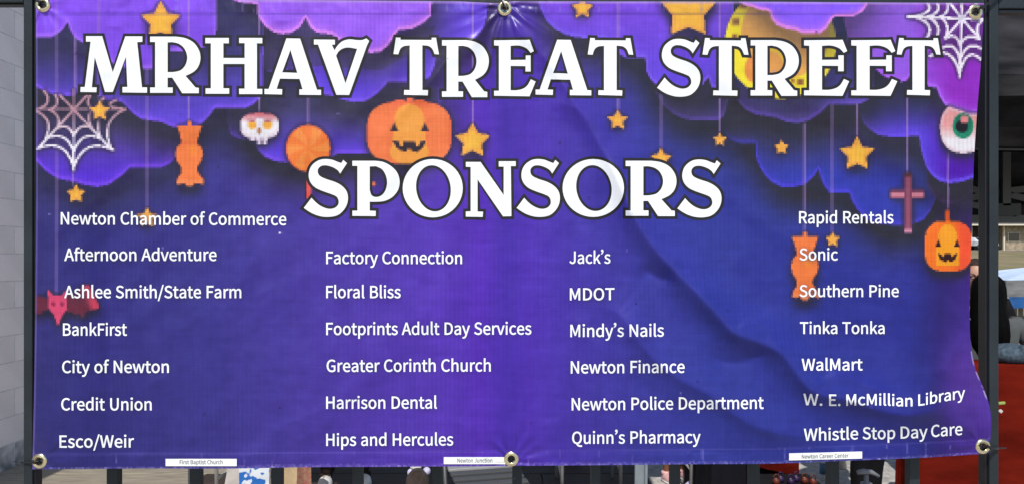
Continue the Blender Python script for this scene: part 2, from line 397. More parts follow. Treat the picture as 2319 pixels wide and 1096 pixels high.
def spline(pts, n=8):
    out = []
    for i in range(len(pts) - 1):
        p0 = pts[max(i - 1, 0)]; p1 = pts[i]; p2 = pts[i + 1]; p3 = pts[min(i + 2, len(pts) - 1)]
        for k in range(n):
            t = k / n
            out.append(tuple(0.5 * ((2 * p1[j]) + (-p0[j] + p2[j]) * t + (2 * p0[j] - 5 * p1[j] + 4 * p2[j] - p3[j]) * t * t
                                    + (-p0[j] + 3 * p1[j] - 3 * p2[j] + p3[j]) * t**3) for j in (0, 1)))
    out.append(tuple(pts[-1]))
    return out

# (points, amplitude px, width on the upper side, width on the lower side, fade-in, fade-out)
FOLDS = [
    ([(1215, 95), (1262, 165), (1310, 245), (1352, 315), (1398, 400), (1436, 490), (1480, 560), (1528, 612), (1578, 662),
      (1625, 712), (1662, 752), (1720, 775), (1770, 800), (1803, 842), (1845, 888), (1920, 905), (1990, 926),
      (2056, 938), (2110, 928), (2190, 905)], 34.0, 52, 31, 0.34, 0.10),
    ([(1335, 690), (1396, 705), (1440, 760), (1480, 812), (1540, 858), (1600, 890), (1660, 935), (1720, 968), (1800, 985),
      (1900, 985)], 19.0, 54, 26, 0.2, 0.25),
    ([(1150, 45), (1180, 75), (1215, 110), (1270, 180), (1330, 300)], 8.0, 28, 20, 0.25, 0.4),
    ([(1128, 45), (1070, 90), (1012, 136), (978, 180), (945, 215), (880, 290), (800, 400)], 8.0, 24, 15, 0.3, 0.6),
    ([(640, 520), (585, 570), (540, 640), (500, 720), (470, 800)], 5.0, 30, 26, 0.3, 0.4),
    ([(780, 930), (700, 985), (640, 1020)], 2.6, 22, 18, 0.3, 0.3),
    ([(1850, 868), (1905, 850), (1960, 870), (2020, 910)], 8.0, 30, 22, 0.3, 0.3),
    ([(1140, 960), (1158, 1010), (1172, 1035)], 2.2, 18, 18, 0.5, 0.1),
    ([(1290, 700), (1330, 760), (1400, 830)], 3.5, 30, 24, 0.3, 0.4),
    ([(105, 1020), (130, 960), (160, 900)], 3.0, 20, 20, 0.2, 0.5),
    ([(600, 46), (650, 48), (700, 40)], 2.4, 10, 9, 0.4, 0.4),
    ([(230, 62), (256, 60), (285, 64)], 1.6, 9, 8, 0.4, 0.4),
    ([(2120, 860), (2150, 820), (2180, 760)], 5.0, 22, 26, 0.3, 0.4),
]
FOLDS += [
    ([(1134, 45), (1120, 95), (1098, 170), (1090, 230)], 3.2, 10, 9, 0.25, 0.6),
    ([(1156, 42), (1172, 90), (1180, 170)], 3.6, 10, 9, 0.2, 0.6),
    ([(1165, 38), (1215, 62), (1290, 110)], 3.0, 11, 10, 0.2, 0.6),
    ([(1122, 34), (1060, 58), (990, 84)], 2.8, 11, 10, 0.2, 0.6),
    ([(1860, 880), (1842, 855), (1838, 820)], 3.5, 12, 12, 0.2, 0.5),
    ([(2056, 938), (2030, 905), (1990, 880), (1930, 868)], 4.0, 16, 12, 0.2, 0.4),
    ([(2060, 935), (2100, 880), (2130, 820)], 3.5, 18, 14, 0.2, 0.5),
    ([(1665, 752), (1690, 735), (1730, 735), (1770, 752)], 4.0, 14, 12, 0.25, 0.4),
    ([(560, 690), (600, 660), (650, 640)], 1.6, 12, 10, 0.4, 0.4),
    ([(380, 760), (430, 735), (470, 690)], 1.6, 12, 10, 0.4, 0.4),
    ([(590, 1000), (650, 960), (700, 940), (790, 900)], 2.0, 14, 12, 0.4, 0.4),
    ([(250, 860), (300, 835), (330, 800)], 1.6, 10, 10, 0.4, 0.4),
    ([(1585, 790), (1640, 818), (1700, 812), (1760, 775)], -9.0, 26, 20, 0.3, 0.3),
    ([(1440, 600), (1490, 628), (1540, 640)], -9.0, 24, 18, 0.35, 0.35),
    ([(1210, 235), (1290, 240), (1360, 290), (1400, 330)], 5.0, 22, 26, 0.3, 0.4),
    ([(1000, 560), (940, 640), (900, 720)], 2.5, 26, 30, 0.4, 0.4),
    ([(1180, 1010), (1240, 960), (1330, 930)], 2.5, 22, 20, 0.3, 0.5),
    ([(1130, 1010), (1060, 965), (980, 950)], 2.5, 22, 20, 0.3, 0.5),
    ([(2205, 990), (2140, 940), (2060, 960)], 4.0, 20, 20, 0.2, 0.4),
    ([(2195, 60), (2120, 130), (2060, 240)], 2.5, 22, 22, 0.2, 0.5),
    ([(120, 60), (200, 130), (290, 190)], 2.5, 22, 22, 0.2, 0.5),
    ([(300, 900), (360, 860), (430, 850)], 2.2, 18, 18, 0.4, 0.4),
]
FOLDS = [(spline(f[0], 5),) + f[1:] for f in FOLDS]

def relief(u, v):
    """height of the sheet towards the viewer, in px"""
    u = np.asarray(u, float); v = np.asarray(v, float)
    f = np.zeros(u.shape)
    for pts, amp, wu, wl, fi, fo in FOLDS:
        reach = 3.2 * max(wu, wl)
        near = ((u > min(p[0] for p in pts) - reach) & (u < max(p[0] for p in pts) + reach)
                & (v > min(p[1] for p in pts) - reach) & (v < max(p[1] for p in pts) + reach))
        if not near.any(): continue
        d = np.full(u.shape, 1e4); s = np.zeros(u.shape)
        d[near], s[near] = polydist(u[near], v[near], pts)
        w = np.where(d > 0, wu, wl)
        env = np.clip(s / max(fi, 1e-3), 0, 1) * np.clip((1 - s) / max(fo, 1e-3), 0, 1)
        env = env * env * (3 - 2 * env)
        f += amp * env * np.exp(-(np.sqrt((d / w) ** 2 + 0.006) - 0.0774) ** 1.25)
    # folds that radiate from the middle top eyelet
    r = np.hypot(u - 1143, v - 5) + 1
    th = np.arctan2(v - 5, u - 1143)
    a = 1.0 * np.sin(9 * th + 0.6) + 0.5 * np.sin(17 * th + 2.1) + 0.18 * np.sin(29 * th)
    env = np.exp(-((r - 60) / 120.0) ** 2) * 1.5 + 0.5 * np.exp(-((r - 400) / 420.0) ** 2)
    f += a * env * (r / (r + 30))
    # bottom middle eyelet
    r = np.hypot(u - 1158, v - 1050) + 1
    th = np.arctan2(v - 1050, u - 1158)
    f += (0.8 * np.sin(9 * th + 1.0) + 0.5 * np.sin(17 * th)) * np.exp(-((r - 70) / 90.0) ** 2)
    # long soft sags, slanting down-left on the left half, down-right on the right
    q = u * 0.66 + v * 0.75; q2 = u * 0.75 - v * 0.66
    lf = np.clip((1150 - u) / 300, 0, 1)
    f += lf * (7.5 * vnoise(q / 78, q2 / 340, 3) + 3.6 * vnoise(q / 34, q2 / 210, 4))
    q = u * 0.60 - v * 0.80; q2 = u * 0.80 + v * 0.60
    rt = np.clip((u - 1150) / 300, 0, 1)
    f += rt * (8.0 * vnoise(q / 95, q2 / 360, 5) + 3.6 * vnoise(q / 40, q2 / 240, 6))
    # vertical undulation over the pickets
    f += 3.4 * np.sin((u - 1030) / 19.0) * np.exp(-((u - 1110) / 95.0) ** 2)
    f += 6.0 * vnoise(u / 62 + 3, v / 700, 8)
    f += 1.6 * vnoise(u / 40, v / 45, 9) + 0.45 * vnoise(u / 17, v / 15, 10)
    f -= 5.5 * np.exp(-((u - 180) / 52.0) ** 2) * np.clip((v - 380) / 200, 0, 1) * np.clip((1000 - v) / 150, 0, 1)
    # right border swings back, then out again to the corner eyelet
    wv = np.exp(-((v - 690) / 190.0) ** 2)
    t = np.clip((u - 2085) / 110.0, 0, 1.2)
    f -= wv * 40 * t * t * (3 - 2 * np.clip(t, 0, 1)) * 0.62
    wv2 = np.exp(-((v - 875) / 60.0) ** 2)
    t2 = np.clip((u - 2150) / 90.0, 0, 1.2)
    f -= wv2 * 16 * t2 * t2
    # hems
    hb = 1026 - (u > 1700) * (u - 1700) * 0.045
    f += 0.9 / (1 + np.exp(-(v - hb) / 1.6)) + 0.9 / (1 + np.exp((v - 31) / 1.6))
    cr = np.clip((v - hb) / 12, 0, 1) + np.clip((30 - v) / 12, 0, 1)
    f += cr * (2.0 * vnoise(u / 9, v / 34, 12) + 1.2 * vnoise(u / 26, v / 20, 13))
    # sink where the eyelets pull
    for gx, gy in ((97, 12), (1143, 20), (2208, 28), (90, 1043), (1158, 1038), (2225, 1010)):
        rr = np.hypot(u - gx, v - gy)
        f -= 4.0 * np.exp(-(rr / 32.0) ** 2)
        tt_ = np.arctan2(v - gy, u - gx)
        f += (1.1 * np.sin(8 * tt_ + gx) + 0.7 * np.sin(13 * tt_ + gy)) * np.exp(-((rr - 46) / 30.0) ** 2)
    return f

PXM = BD / FPX

def surf(u, v, off=0.0):
    """points on the sheet (off in metres in front of it)"""
    u = np.asarray(u, float); v = np.asarray(v, float)
    d = BD - relief(u, v) * PXM - off
    return np.stack([(u - CX) * d / FPX, d, EYE - (v - HZ) * d / FPX], -1)

def surf_n(u, v):
    e = 1.5
    a = surf(u + e, v) - surf(u - e, v)
    b = surf(u, v + e) - surf(u, v - e)
    n = np.cross(a, b)
    n /= np.linalg.norm(n, axis=-1, keepdims=True)
    return np.where(n[..., 1:2] > 0, -n, n)

# ---------------------------------------------------------------- the print
SS = 2      # the artwork is drawn on a grid twice as fine as the cells and averaged
def sub(A):
    out = np.zeros((NV * SS, NU * SS))
    for a in range(SS):
        for b in range(SS):
            fy, fx = (a + .5) / SS, (b + .5) / SS
            out[a::SS, b::SS] = (A[:-1, :-1] * (1 - fx) + A[:-1, 1:] * fx) * (1 - fy) + (A[1:, :-1] * (1 - fx) + A[1:, 1:] * fx) * fy
    return out
Uc, Vc = sub(UU), sub(VV)
U_cell = (UU[:-1, :-1] + UU[1:, :-1] + UU[:-1, 1:] + UU[1:, 1:]) / 4
V_cell = (VV[:-1, :-1] + VV[1:, :-1] + VV[:-1, 1:] + VV[1:, 1:]) / 4
ART = np.zeros((NV * SS, NU * SS, 3))
IDS = np.zeros((NV * SS, NU * SS), int)
PARTS = {}

def inside(u, v, poly):
    if u is Uc:      # only look at the window of the grid that the outline can touch
        ys = [p[1] for p in poly]; xs = [p[0] for p in poly]
        j0 = max(0, int((min(ys) + 9) / 4.21 * SS) - 4 * SS); j1 = min(NV * SS, int((max(ys) + 9) / 4.21 * SS) + 5 * SS)
        i0 = max(0, int((min(xs) - 72) / 4.21 * SS) - 6 * SS); i1 = min(NU * SS, int((max(xs) - 72) / 4.21 * SS) + 7 * SS)
        if max(xs) > 2095: i1 = NU * SS
        if max(ys) > 975: j1 = NV * SS
        r = np.zeros(u.shape, bool)
        if j1 > j0 and i1 > i0:
            r[j0:j1, i0:i1] = inside(u[j0:j1, i0:i1].copy(), v[j0:j1, i0:i1].copy(), poly)
        return r
    r = np.zeros(u.shape, bool)
    n = len(poly)
    for i in range(n):
        x1, y1 = poly[i]; x2, y2 = poly[(i + 1) % n]
        if y1 == y2: continue
        c = ((y1 > v) != (y2 > v)) & (u < (x2 - x1) * (v - y1) / (y2 - y1) + x1)
        r ^= c
    return r

def put(mask, col, a=1.0):
    a = np.asarray(a, float)
    if a.ndim == 0: a = np.full(mask.shape, float(a))
    w = (mask * a)[..., None]
    ART[:] = ART * (1 - w) + np.asarray(col, float) * w

def blur(m, k):
    k = k * SS
    m = np.pad(m.astype(float), ((3 * k, 3 * k), (3 * k, 3 * k)), mode='edge')
    for ax in (0, 1):
        for _ in range(3):
            c = np.cumsum(m, axis=ax)
            hi = np.roll(c, -k, ax); lo = np.roll(c, k + 1, ax)
            m = (hi - lo) / (2 * k + 1)
    return m[3 * k:-3 * k, 3 * k:-3 * k]

def shift(m, dx, dy):
    dx, dy = dx * SS, dy * SS
    H, W = m.shape
    p = np.pad(m, ((max(dy, 0), max(-dy, 0)), (max(dx, 0), max(-dx, 0))), mode='edge')
    return p[max(-dy, 0):max(-dy, 0) + H, max(-dx, 0):max(-dx, 0) + W]

def register(name, label):
    i = len(PARTS) + 1
    PARTS[i] = (name, label)
    return i

# background sky of the print, with ripple light and shade painted in as vertical bands
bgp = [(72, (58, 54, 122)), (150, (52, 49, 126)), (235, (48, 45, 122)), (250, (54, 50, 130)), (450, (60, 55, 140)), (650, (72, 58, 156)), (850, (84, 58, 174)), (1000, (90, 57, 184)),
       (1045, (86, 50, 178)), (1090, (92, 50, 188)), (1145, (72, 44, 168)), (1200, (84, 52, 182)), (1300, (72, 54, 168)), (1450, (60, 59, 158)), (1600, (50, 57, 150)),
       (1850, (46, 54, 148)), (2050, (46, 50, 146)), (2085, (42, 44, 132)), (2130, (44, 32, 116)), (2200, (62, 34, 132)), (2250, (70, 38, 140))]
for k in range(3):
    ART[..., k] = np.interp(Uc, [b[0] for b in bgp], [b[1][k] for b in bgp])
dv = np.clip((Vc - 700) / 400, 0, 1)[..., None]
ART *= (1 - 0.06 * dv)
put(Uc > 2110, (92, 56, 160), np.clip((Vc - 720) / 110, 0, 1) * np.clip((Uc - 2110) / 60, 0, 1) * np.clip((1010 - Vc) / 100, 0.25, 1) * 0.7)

def cloud(prof, top, bot, vt, vb, rim, name_label, sh=0.9, right=None, vary=0.0, part=True, rimw=2, topv=-40):
    prof = spline_soft(prof)
    poly = [(prof[0][0], topv)] + prof + [(prof[-1][0], topv)]
    m = inside(Uc, Vc, poly)
    s = np.clip(blur(shift(m, 3, 11), 8) * 1.5, 0, 1)
    s2 = blur(shift(m, 1, 4), 3)
    dk = np.clip(np.maximum(s, s2) , 0, 1) * sh
    put(~m, (40, 38, 50), dk * (~m))
    t = np.clip((Vc - vt) / (vb - vt), 0, 1)[..., None]
    c = np.asarray(top, float) * (1 - t) + np.asarray(bot, float) * t
    if right is not None:
        x0, x1, rc = right
        w = np.clip((Uc - x0) / (x1 - x0), 0, 1)[..., None]
        c = c * (1 - w) + np.asarray(rc, float) * w
    put(m, c)
    inner = shift(m, 0, -rimw) & shift(m, 1, -1) & shift(m, -1, -1) & m
    wide = blur(~shift(m, 0, -2), 3)
    put(m, rim, np.clip(wide * 0.9 - 0.1, 0, 0.45))
    put(m & ~inner, rim)
    if part:
        IDS[m] = register('printed_cloud', name_label)
    return m

def spline_soft(p):
    return [tuple(map(float, q)) for q in p]

C11 = [(1640, 290), (1645, 309), (1658, 319), (1676, 325), (1711, 325), (1713, 360), (1720, 378), (1732, 397), (1749, 414),
       (1771, 424), (1797, 425), (1823, 418), (1843, 400), (1854, 384), (1858, 402), (1867, 422), (1880, 438), (1924, 438),
       (1930, 455), (1940, 473), (1960, 495), (1990, 507), (2030, 511), (2069, 508), (2092, 497), (2108, 477), (2119, 452), (2122, 300)]
C12 = [(2100, 420), (2118, 447), (2133, 460), (2155, 463), (2180, 454), (2200, 436), (2225, 400)]
C5 = [(60, 350), (82, 364), (104, 388), (130, 405), (166, 412), (190, 419), (220, 424), (246, 419), (272, 401), (294, 380),
      (363, 381), (384, 372), (398, 357), (408, 330), (414, 300), (416, 250)]
C4 = [(515, 240), (517, 290), (523, 306), (540, 315), (572, 320), (578, 327), (586, 342), (600, 356), (620, 365), (645, 369),
      (700, 369), (735, 366), (752, 357), (766, 348), (880, 348), (930, 330), (975, 290), (1000, 240)]
C10 = [(1935, 200), (1947, 260), (1956, 280), (1970, 295), (1989, 306), (2017, 311), (2082, 309), (2085, 335), (2090, 356), (2098, 380),
       (2113, 400), (2129, 411), (2150, 416), (2180, 412), (2206, 403), (2240, 380)]
C7 = [(1462, 120), (1472, 170), (1485, 212), (1503, 240), (1524, 258), (1544, 268), (1565, 273), (1628, 272), (1640, 262), (1650, 225), (1668, 223),
      (1676, 236), (1690, 249), (1712, 260), (1758, 267), (1779, 276), (1805, 280), (1833, 273), (1859, 255), (1876, 237),
      (1947, 236), (1968, 226), (1978, 200), (1984, 120)]
C6 = [(1218, 0), (1222, 15), (1228, 29), (1238, 49), (1257, 67), (1280, 80), (1306, 86), (1335, 88), (1370, 88), (1385, 105), (1402, 122),
      (1415, 131), (1462, 131), (1464, 161), (1474, 181), (1487, 195), (1520, 205), (1560, 206), (1591, 193), (1604, 176), (1612, 200),
      (1640, 205), (1660, 150), (1662, 0)]
C3 = [(596, 150), (606, 164), (640, 160), (666, 156), (690, 148), (702, 128), (706, 160), (715, 195), (728, 214), (757, 219),
      (775, 226), (800, 232), (824, 231), (845, 220), (866, 202), (878, 187), (923, 186), (945, 184), (972, 178), (984, 150),
      (992, 100), (1040, 100), (1078, 86), (1094, 65), (1102, 39), (1105, 0)]
C2 = [(60, 180), (82, 197), (98, 207), (115, 213), (135, 219), (166, 218), (182, 207), (200, 200), (220, 214), (232, 224), (246, 229),
      (274, 230), (285, 241), (300, 257), (320, 270), (365, 277), (385, 286), (405, 292), (440, 290), (461, 277), (478, 258),
      (487, 245), (555, 246), (575, 236), (590, 222), (596, 200), (597, 60)]
C1 = [(60, 86), (115, 86), (130, 79), (145, 64), (153, 50), (159, 68), (168, 86), (185, 97), (205, 102), (225, 112), (240, 132), (262, 150),
      (300, 157), (347, 157), (365, 146), (380, 118), (420, 117), (450, 112), (478, 101), (488, 92), (490, 60), (491, 0)]
C0 = [(520, -5), (534, 4), (560, 9), (583, 10), (584, 36), (590, 46), (600, 60), (620, 75), (640, 79), (660, 76), (680, 62), (692, 40), (697, 52),
      (704, 64), (716, 75), (752, 80), (765, 90), (785, 105), (810, 116), (840, 121), (860, 119), (879, 104), (892, 85), (902, 70),
      (933, 66), (957, 54), (975, 38), (978, 0)]
C8 = [(1662, -8), (1672, 5), (1690, 14), (1705, 17), (1719, 23), (1742, 26), (1748, 44), (1758, 57), (1776, 65), (1802, 70), (1818, 78), (1856, 78),
      (1872, 65), (1885, 44), (1891, 38), (1934, 38), (1952, 28), (1964, 12), (1968, -8)]
C9 = [(1912, 50), (1922, 95), (1945, 125), (1975, 138), (1983, 155), (1994, 168), (2017, 181), (2035, 187), (2053, 184), (2063, 170),
      (2085, 180), (2103, 197), (2121, 200), (2129, 220), (2140, 238), (2160, 246), (2177, 251), (2193, 258), (2240, 260)]

cloud(C11, (70, 62, 96), (50, 58, 168), 250, 400, (74, 66, 208), 'printed blue cloud in the lower right of the artwork', topv=230, sh=0.95)
cloud(C12, (40, 32, 60), (52, 30, 74), 400, 460, (74, 50, 108), 'small printed plum cloud above the right pumpkin', sh=0.5, topv=380)
cloud(C5, (80, 72, 120), (90, 48, 214), 270, 400, (122, 72, 238), 'printed violet cloud at the lower left under the web', topv=200, sh=0.55)
cloud(C4, (72, 66, 120), (94, 62, 218), 250, 345, (120, 78, 235), 'printed violet cloud behind the skull and the lollipop', topv=200, sh=0.92)
cloud(C10, (58, 56, 130), (92, 66, 215), 235, 300, (108, 78, 235), 'printed violet cloud below the eyeball', right=(2090, 2170, (82, 14, 172)), topv=160, sh=0.85)
cloud(C7, (80, 72, 190), (76, 64, 132), 120, 260, (104, 78, 190), 'printed dim purple cloud under the moon', topv=90, sh=0.92)
cloud(C6, (128, 78, 230), (102, 72, 222), 20, 190, (128, 92, 240), 'printed purple cloud right of the middle eyelet', sh=0.9)
cloud(C9, (150, 98, 226), (150, 92, 224), 0, 180, (178, 104, 246), 'printed magenta cloud in the top right corner', right=(2060, 2160, (148, 44, 196)), sh=0.85)
# moon
rm = np.hypot((Uc - 1768) / 1.0, (Vc - 98) / 1.0)
mm = (rm < 126) & (Vc < 226)
sm = blur(shift(mm, 3, 8), 7) * 0.85
put(~mm, (42, 40, 56), sm * (~mm))
put(mm, (255, 234, 60))
put(mm, (246, 180, 96), np.clip((102 - np.hypot(Uc - 1778, Vc - 78)) / 3, 0, 1))
put(mm, (250, 206, 70), np.clip((46 - np.hypot(Uc - 1748, Vc - 146)) / 3, 0, 1))
put(mm, (243, 172, 92), np.clip((34 - np.hypot(Uc - 1742, Vc - 150)) / 3, 0, 1))
put(mm, (232, 140, 80), np.clip((20 - np.hypot((Uc - 1704), (Vc - 158) / 1.6)) / 4, 0, 1) * 0.9)
put(mm, (150, 110, 96), np.clip((96 - Vc) / 60, 0, 1) * np.clip((Uc - 1790) / 90, 0, 1) * 0.55)
put(mm, (188, 142, 96), np.clip((44 - Vc) / 45, 0, 1) * 0.5)
for cx_, cy_, r_ in ((1683, 12, 7), (1666, 50, 7), (1812, 187, 6), (1795, 184, 3), (1664, 84, 4)):
    put(mm & (np.abs(Uc - cx_) < r_ + 3) & (np.abs(Vc - cy_) < r_ + 3), (190, 130, 60), 0.5)
    put(mm & (np.abs(Uc - cx_) < r_) & (np.abs(Vc - cy_) < r_), (125, 80, 62), 0.8)
IDS[mm] = register('printed_moon', 'printed yellow crescent moon behind the title')
cloud(C3, (112, 78, 226), (100, 66, 224), 20, 220, (124, 86, 240), 'printed mid purple cloud behind the first title word', sh=0.68)
put(inside(Uc, Vc, [(600, 160), (600, 90), (700, 84), (850, 124), (930, 70), (985, 60), (975, 100), (860, 160), (700, 150)]), (74, 66, 108), 0.55)
cloud(C2, (66, 60, 128), (102, 74, 220), 110, 270, (126, 86, 240), 'printed purple cloud at the far left, second row', sh=0.78)
cloud(C1, (146, 92, 250), (128, 76, 228), 0, 150, (164, 108, 252), 'printed bright purple cloud in the top left corner', sh=0.5)
cloud(C0, (160, 100, 246), (154, 94, 240), 0, 110, (220, 140, 252), 'printed lilac cloud with a pink rim at the top', sh=0.72)
cloud(C8, (142, 96, 252), (138, 92, 250), 0, 80, (226, 140, 236), 'printed lilac cloud crossing the moon', sh=0.5)

# hanging strings
def string(x, v0, v1, w=4.2, a=0.6, c=(176, 140, 205)):
    put((np.abs(Uc - x) <= w / 2) & (Vc > v0) & (Vc < v1), c, a)
for s in ((128, -10, 670), (223, -10, 236), (333, 155, 476), (427, -10, 286), (588, 20, 262), (1070, -10, 284), (1497, 200, 342),
          (1630, -10, 304), (1884, 238, 530), (1941, 235, 312), (2054, 200, 396), (2147, 345, 485), (170, 85, 205), (166, 385, 424)):
    string(*s)
string(697, 218, 290, 7, 0.45); string(1399, -10, 254, 7, 0.55); string(1822, 280, 534, 7, 0.5)

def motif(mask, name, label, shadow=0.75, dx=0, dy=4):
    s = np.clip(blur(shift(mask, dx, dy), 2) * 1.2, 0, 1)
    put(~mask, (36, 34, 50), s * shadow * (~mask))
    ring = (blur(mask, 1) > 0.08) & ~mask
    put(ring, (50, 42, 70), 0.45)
    if name:
        IDS[mask] = register(name, label)

# webs
def seg_mask(pts, w):
    sel = np.nonzero((Uc > min(p[0] for p in pts) - w) & (Uc < max(p[0] for p in pts) + w)
                     & (Vc > min(p[1] for p in pts) - w) & (Vc < max(p[1] for p in pts) + w))
    m = np.zeros(Uc.shape, bool)
    if len(sel[0]):
        d, _ = polydist(Uc[sel], Vc[sel], pts)
        m[sel] = np.abs(d) <= w / 2
    return m
def quad(a, b, c, k=0.22, n=8):
    """arc from a to b pulled towards c"""
    m = ((a[0] + b[0]) / 2, (a[1] + b[1]) / 2)
    q = (m[0] + (c[0] - m[0]) * k * 2, m[1] + (c[1] - m[1]) * k * 2)
    return [((1 - t)**2 * a[0] + 2 * t * (1 - t) * q[0] + t * t * b[0], (1 - t)**2 * a[1] + 2 * t * (1 - t) * q[1] + t * t * b[1])
            for t in [i / n for i in range(n + 1)]]
def web(c, spokes, rings, w):
    m = np.zeros(Uc.shape, bool)
    for s in spokes: m |= seg_mask([c, s], w)
    for a, b in rings: m |= seg_mask(quad(a, b, c), w)
    return m
w1c = (167, 248)
w1 = web(w1c, [(167, 386), (167, 205), (78, 248), (284, 248), (85, 338), (252, 339), (136, 217), (197, 216)],
         [((167, 310), (130, 291)), ((167, 310), (208, 290)), ((130, 291), (111, 249)), ((208, 290), (213, 248)), ((111, 249), (125, 216)), ((213, 248), (205, 216)),
          ((167, 344), (103, 315)), ((167, 344), (229, 315)), ((103, 315), (80, 252)), ((229, 315), (249, 248)), ((80, 250), (100, 207)), ((249, 248), (236, 222)),
          ((167, 378), (84, 338)), ((167, 378), (256, 340)), ((252, 339), (284, 248)), ((284, 248), (262, 228))], 5.4)
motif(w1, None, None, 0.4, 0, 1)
tt = np.clip((Vc - 262) / 50, 0, 1)[..., None]
put(w1, np.array((196, 152, 166)) * (1 - tt) + np.array((246, 240, 250)) * tt)
IDS[w1] = register('printed_spider_web', 'printed spider web at the left edge, pinkish above and white below')
w2c = (2178, 43)
w2 = web(w2c, [(2173, 176), (2178, 0), (2056, 38), (2232, 45), (2140, 87), (2216, 86), (2150, 6), (2212, 8)],
         [((2174, 104), (2141, 88)), ((2174, 104), (2218, 90)), ((2141, 88), (2129, 39)), ((2218, 88), (2230, 45)), ((2129, 39), (2143, 0)),
          ((2174, 138), (2130, 112)), ((2174, 138), (2224, 112)), ((2118, 92), (2099, 39)), ((2099, 39), (2118, 0)),
          ((2173, 166), (2106, 128)), ((2173, 166), (2222, 136)), ((2096, 92), (2070, 38)), ((2070, 38), (2094, 0))], 6.0)
motif(w2, None, None, 0.3, 1, 1)
put(w2, (248, 240, 252))
put(np.hypot(Uc - 2178, Vc - 44) < 9, (232, 226, 244))
IDS[w2] = register('printed_spider_web', 'white printed spider web in the top right corner')

def star(cx, cy, w, label, notch=0.52):
    r = w / 1.9
    pts = []
    for k in range(10):
        a = math.pi / 2 + k * math.pi / 5
        rr = r if k % 2 == 0 else r * notch
        pts.append((cx + rr * math.cos(a), cy - rr * math.sin(a)))
    m = inside(Uc, Vc, pts)
    motif(m, 'printed_star', label, 0.8, 0, max(2, int(w / 18)))
    put(m, (252, 190, 74))
    inner = blur(m, 1) < 0.93
    put(m & inner, (236, 158, 84), 0.45)
star(364, 50, 90, 'large printed star above the title letter R')
star(226, 252, 46, 'printed star on the left spider web')
star(172, 440, 44, 'printed star below the left spider web')
star(333, 494, 46, 'printed star behind the top left sponsor name')
star(1070, 320, 80, 'large printed star right of the big pumpkin')
star(1319, 20, 48, 'small printed star cut by the top hem')
star(1559, 25, 126, 'largest printed star, cut by the top hem', 0.56)
star(1399, 273, 46, 'printed star below the word treat')
star(1497, 361, 48, 'printed star half hidden by the letter R of the second line')
star(1630, 317, 31, 'tiny printed star above the last letter of the second line')
star(1770, 335, 34, 'tiny printed star on the blue cloud')
star(1941, 350, 78, 'large printed star on the blue cloud')
star(1886, 543, 34, 'tiny printed star above the right column of names')

def sector(cx, cy, rx, ry, p=2.0):
    return (np.abs((Uc - cx) / rx) ** p + np.abs((Vc - cy) / ry) ** p) < 1
# big pumpkin
m = sector(927, 301, 96, 71, 3.0) | sector(905, 262, 30, 36) | sector(950, 262, 30, 36) | ((np.abs(Uc - 929) < 7) & (Vc > 221) & (Vc < 240))
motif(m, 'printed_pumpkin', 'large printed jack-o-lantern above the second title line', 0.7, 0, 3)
put(m, (248, 130, 78)); put(m, (226, 96, 70), np.clip((np.abs(Uc - 927) - 86) / 10, 0, 1) * 0.6)
put(m, (232, 104, 70), np.clip((244 - Vc) / 10, 0, 1) * 0.7)
m2 = m & (sector(927, 272, 34, 36) | ((np.abs(Uc - 927) < 34 + (Vc - 290) * 0.12) & (Vc > 285) & (Vc < 350)) | sector(927, 345, 44, 28))
put(m2, (250, 168, 78))
for ex in (893, 962):
    put(inside(Uc, Vc, [(ex - 10, 299), (ex, 279), (ex + 10, 299)]), (54, 40, 56))
mo = inside(Uc, Vc, [(889, 319), (904, 321), (906, 331), (913, 331), (914, 322), (941, 322), (942, 331), (949, 331), (951, 321), (965, 319), (957, 336), (944, 346), (933, 344), (932, 338), (921, 338), (920, 346), (908, 342), (897, 334)])
put(mo, (52, 38, 52))
# right pumpkin
m = sector(2148, 558, 54, 56, 3.0) | sector(2128, 516, 20, 14) | sector(2166, 516, 20, 14)
m |= (np.abs(Uc - 2146) < 5) & (Vc > 477) & (Vc < 505)
motif(m, 'printed_pumpkin', 'printed jack-o-lantern at the right edge of the banner', 0.85, 0, 4)
put(m, (252, 122, 42)); put(m, (250, 92, 56), np.clip((Uc - 2158) / 20, 0, 1)); put(m, (206, 82, 44), ((Vc < 500) * 0.8))
put(m & (sector(2146, 540, 22, 32) | ((np.abs(Uc - 2146) < 26) & (Vc > 552) & (Vc < 602))), (252, 166, 44))
for ex in (2125, 2167):
    put(inside(Uc, Vc, [(ex - 7, 560), (ex, 543), (ex + 7, 560)]), (48, 16, 22))
put(inside(Uc, Vc, [(2123, 573), (2131, 576), (2137, 582), (2139, 574), (2153, 574), (2156, 582), (2162, 576), (2169, 573), (2163, 587), (2153, 594), (2147, 588), (2141, 594), (2129, 587)]), (48, 16, 22))
# lollipop
m = sector(698, 337, 50, 53)
ms = (np.abs(Uc - 699) < 6) & (Vc > 385) & (Vc < 452)
put(ms, (238, 92, 86)); put(np.abs(Uc - 692) < 2.2, (40, 36, 50), ((Vc > 390) & (Vc < 452)) * 0.8)
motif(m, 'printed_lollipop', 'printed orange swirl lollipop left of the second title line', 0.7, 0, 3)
put(m, (249, 134, 66))
ang = np.arctan2(Vc - 337, Uc - 698) + np.hypot(Uc - 698, Vc - 337) * 0.006
put(m, (252, 158, 82), (np.sin(ang * 6 + 0.5) > 0) * np.clip(np.hypot(Uc - 698, Vc - 337) / 12, 0, 1) * 0.75)
put(m & (np.hypot((Uc - 698) / 50, (Vc - 337) / 53) > 0.93), (240, 110, 66), 0.7)
IDS[ms] = register('printed_lollipop_stick', 'printed red lollipop stick')
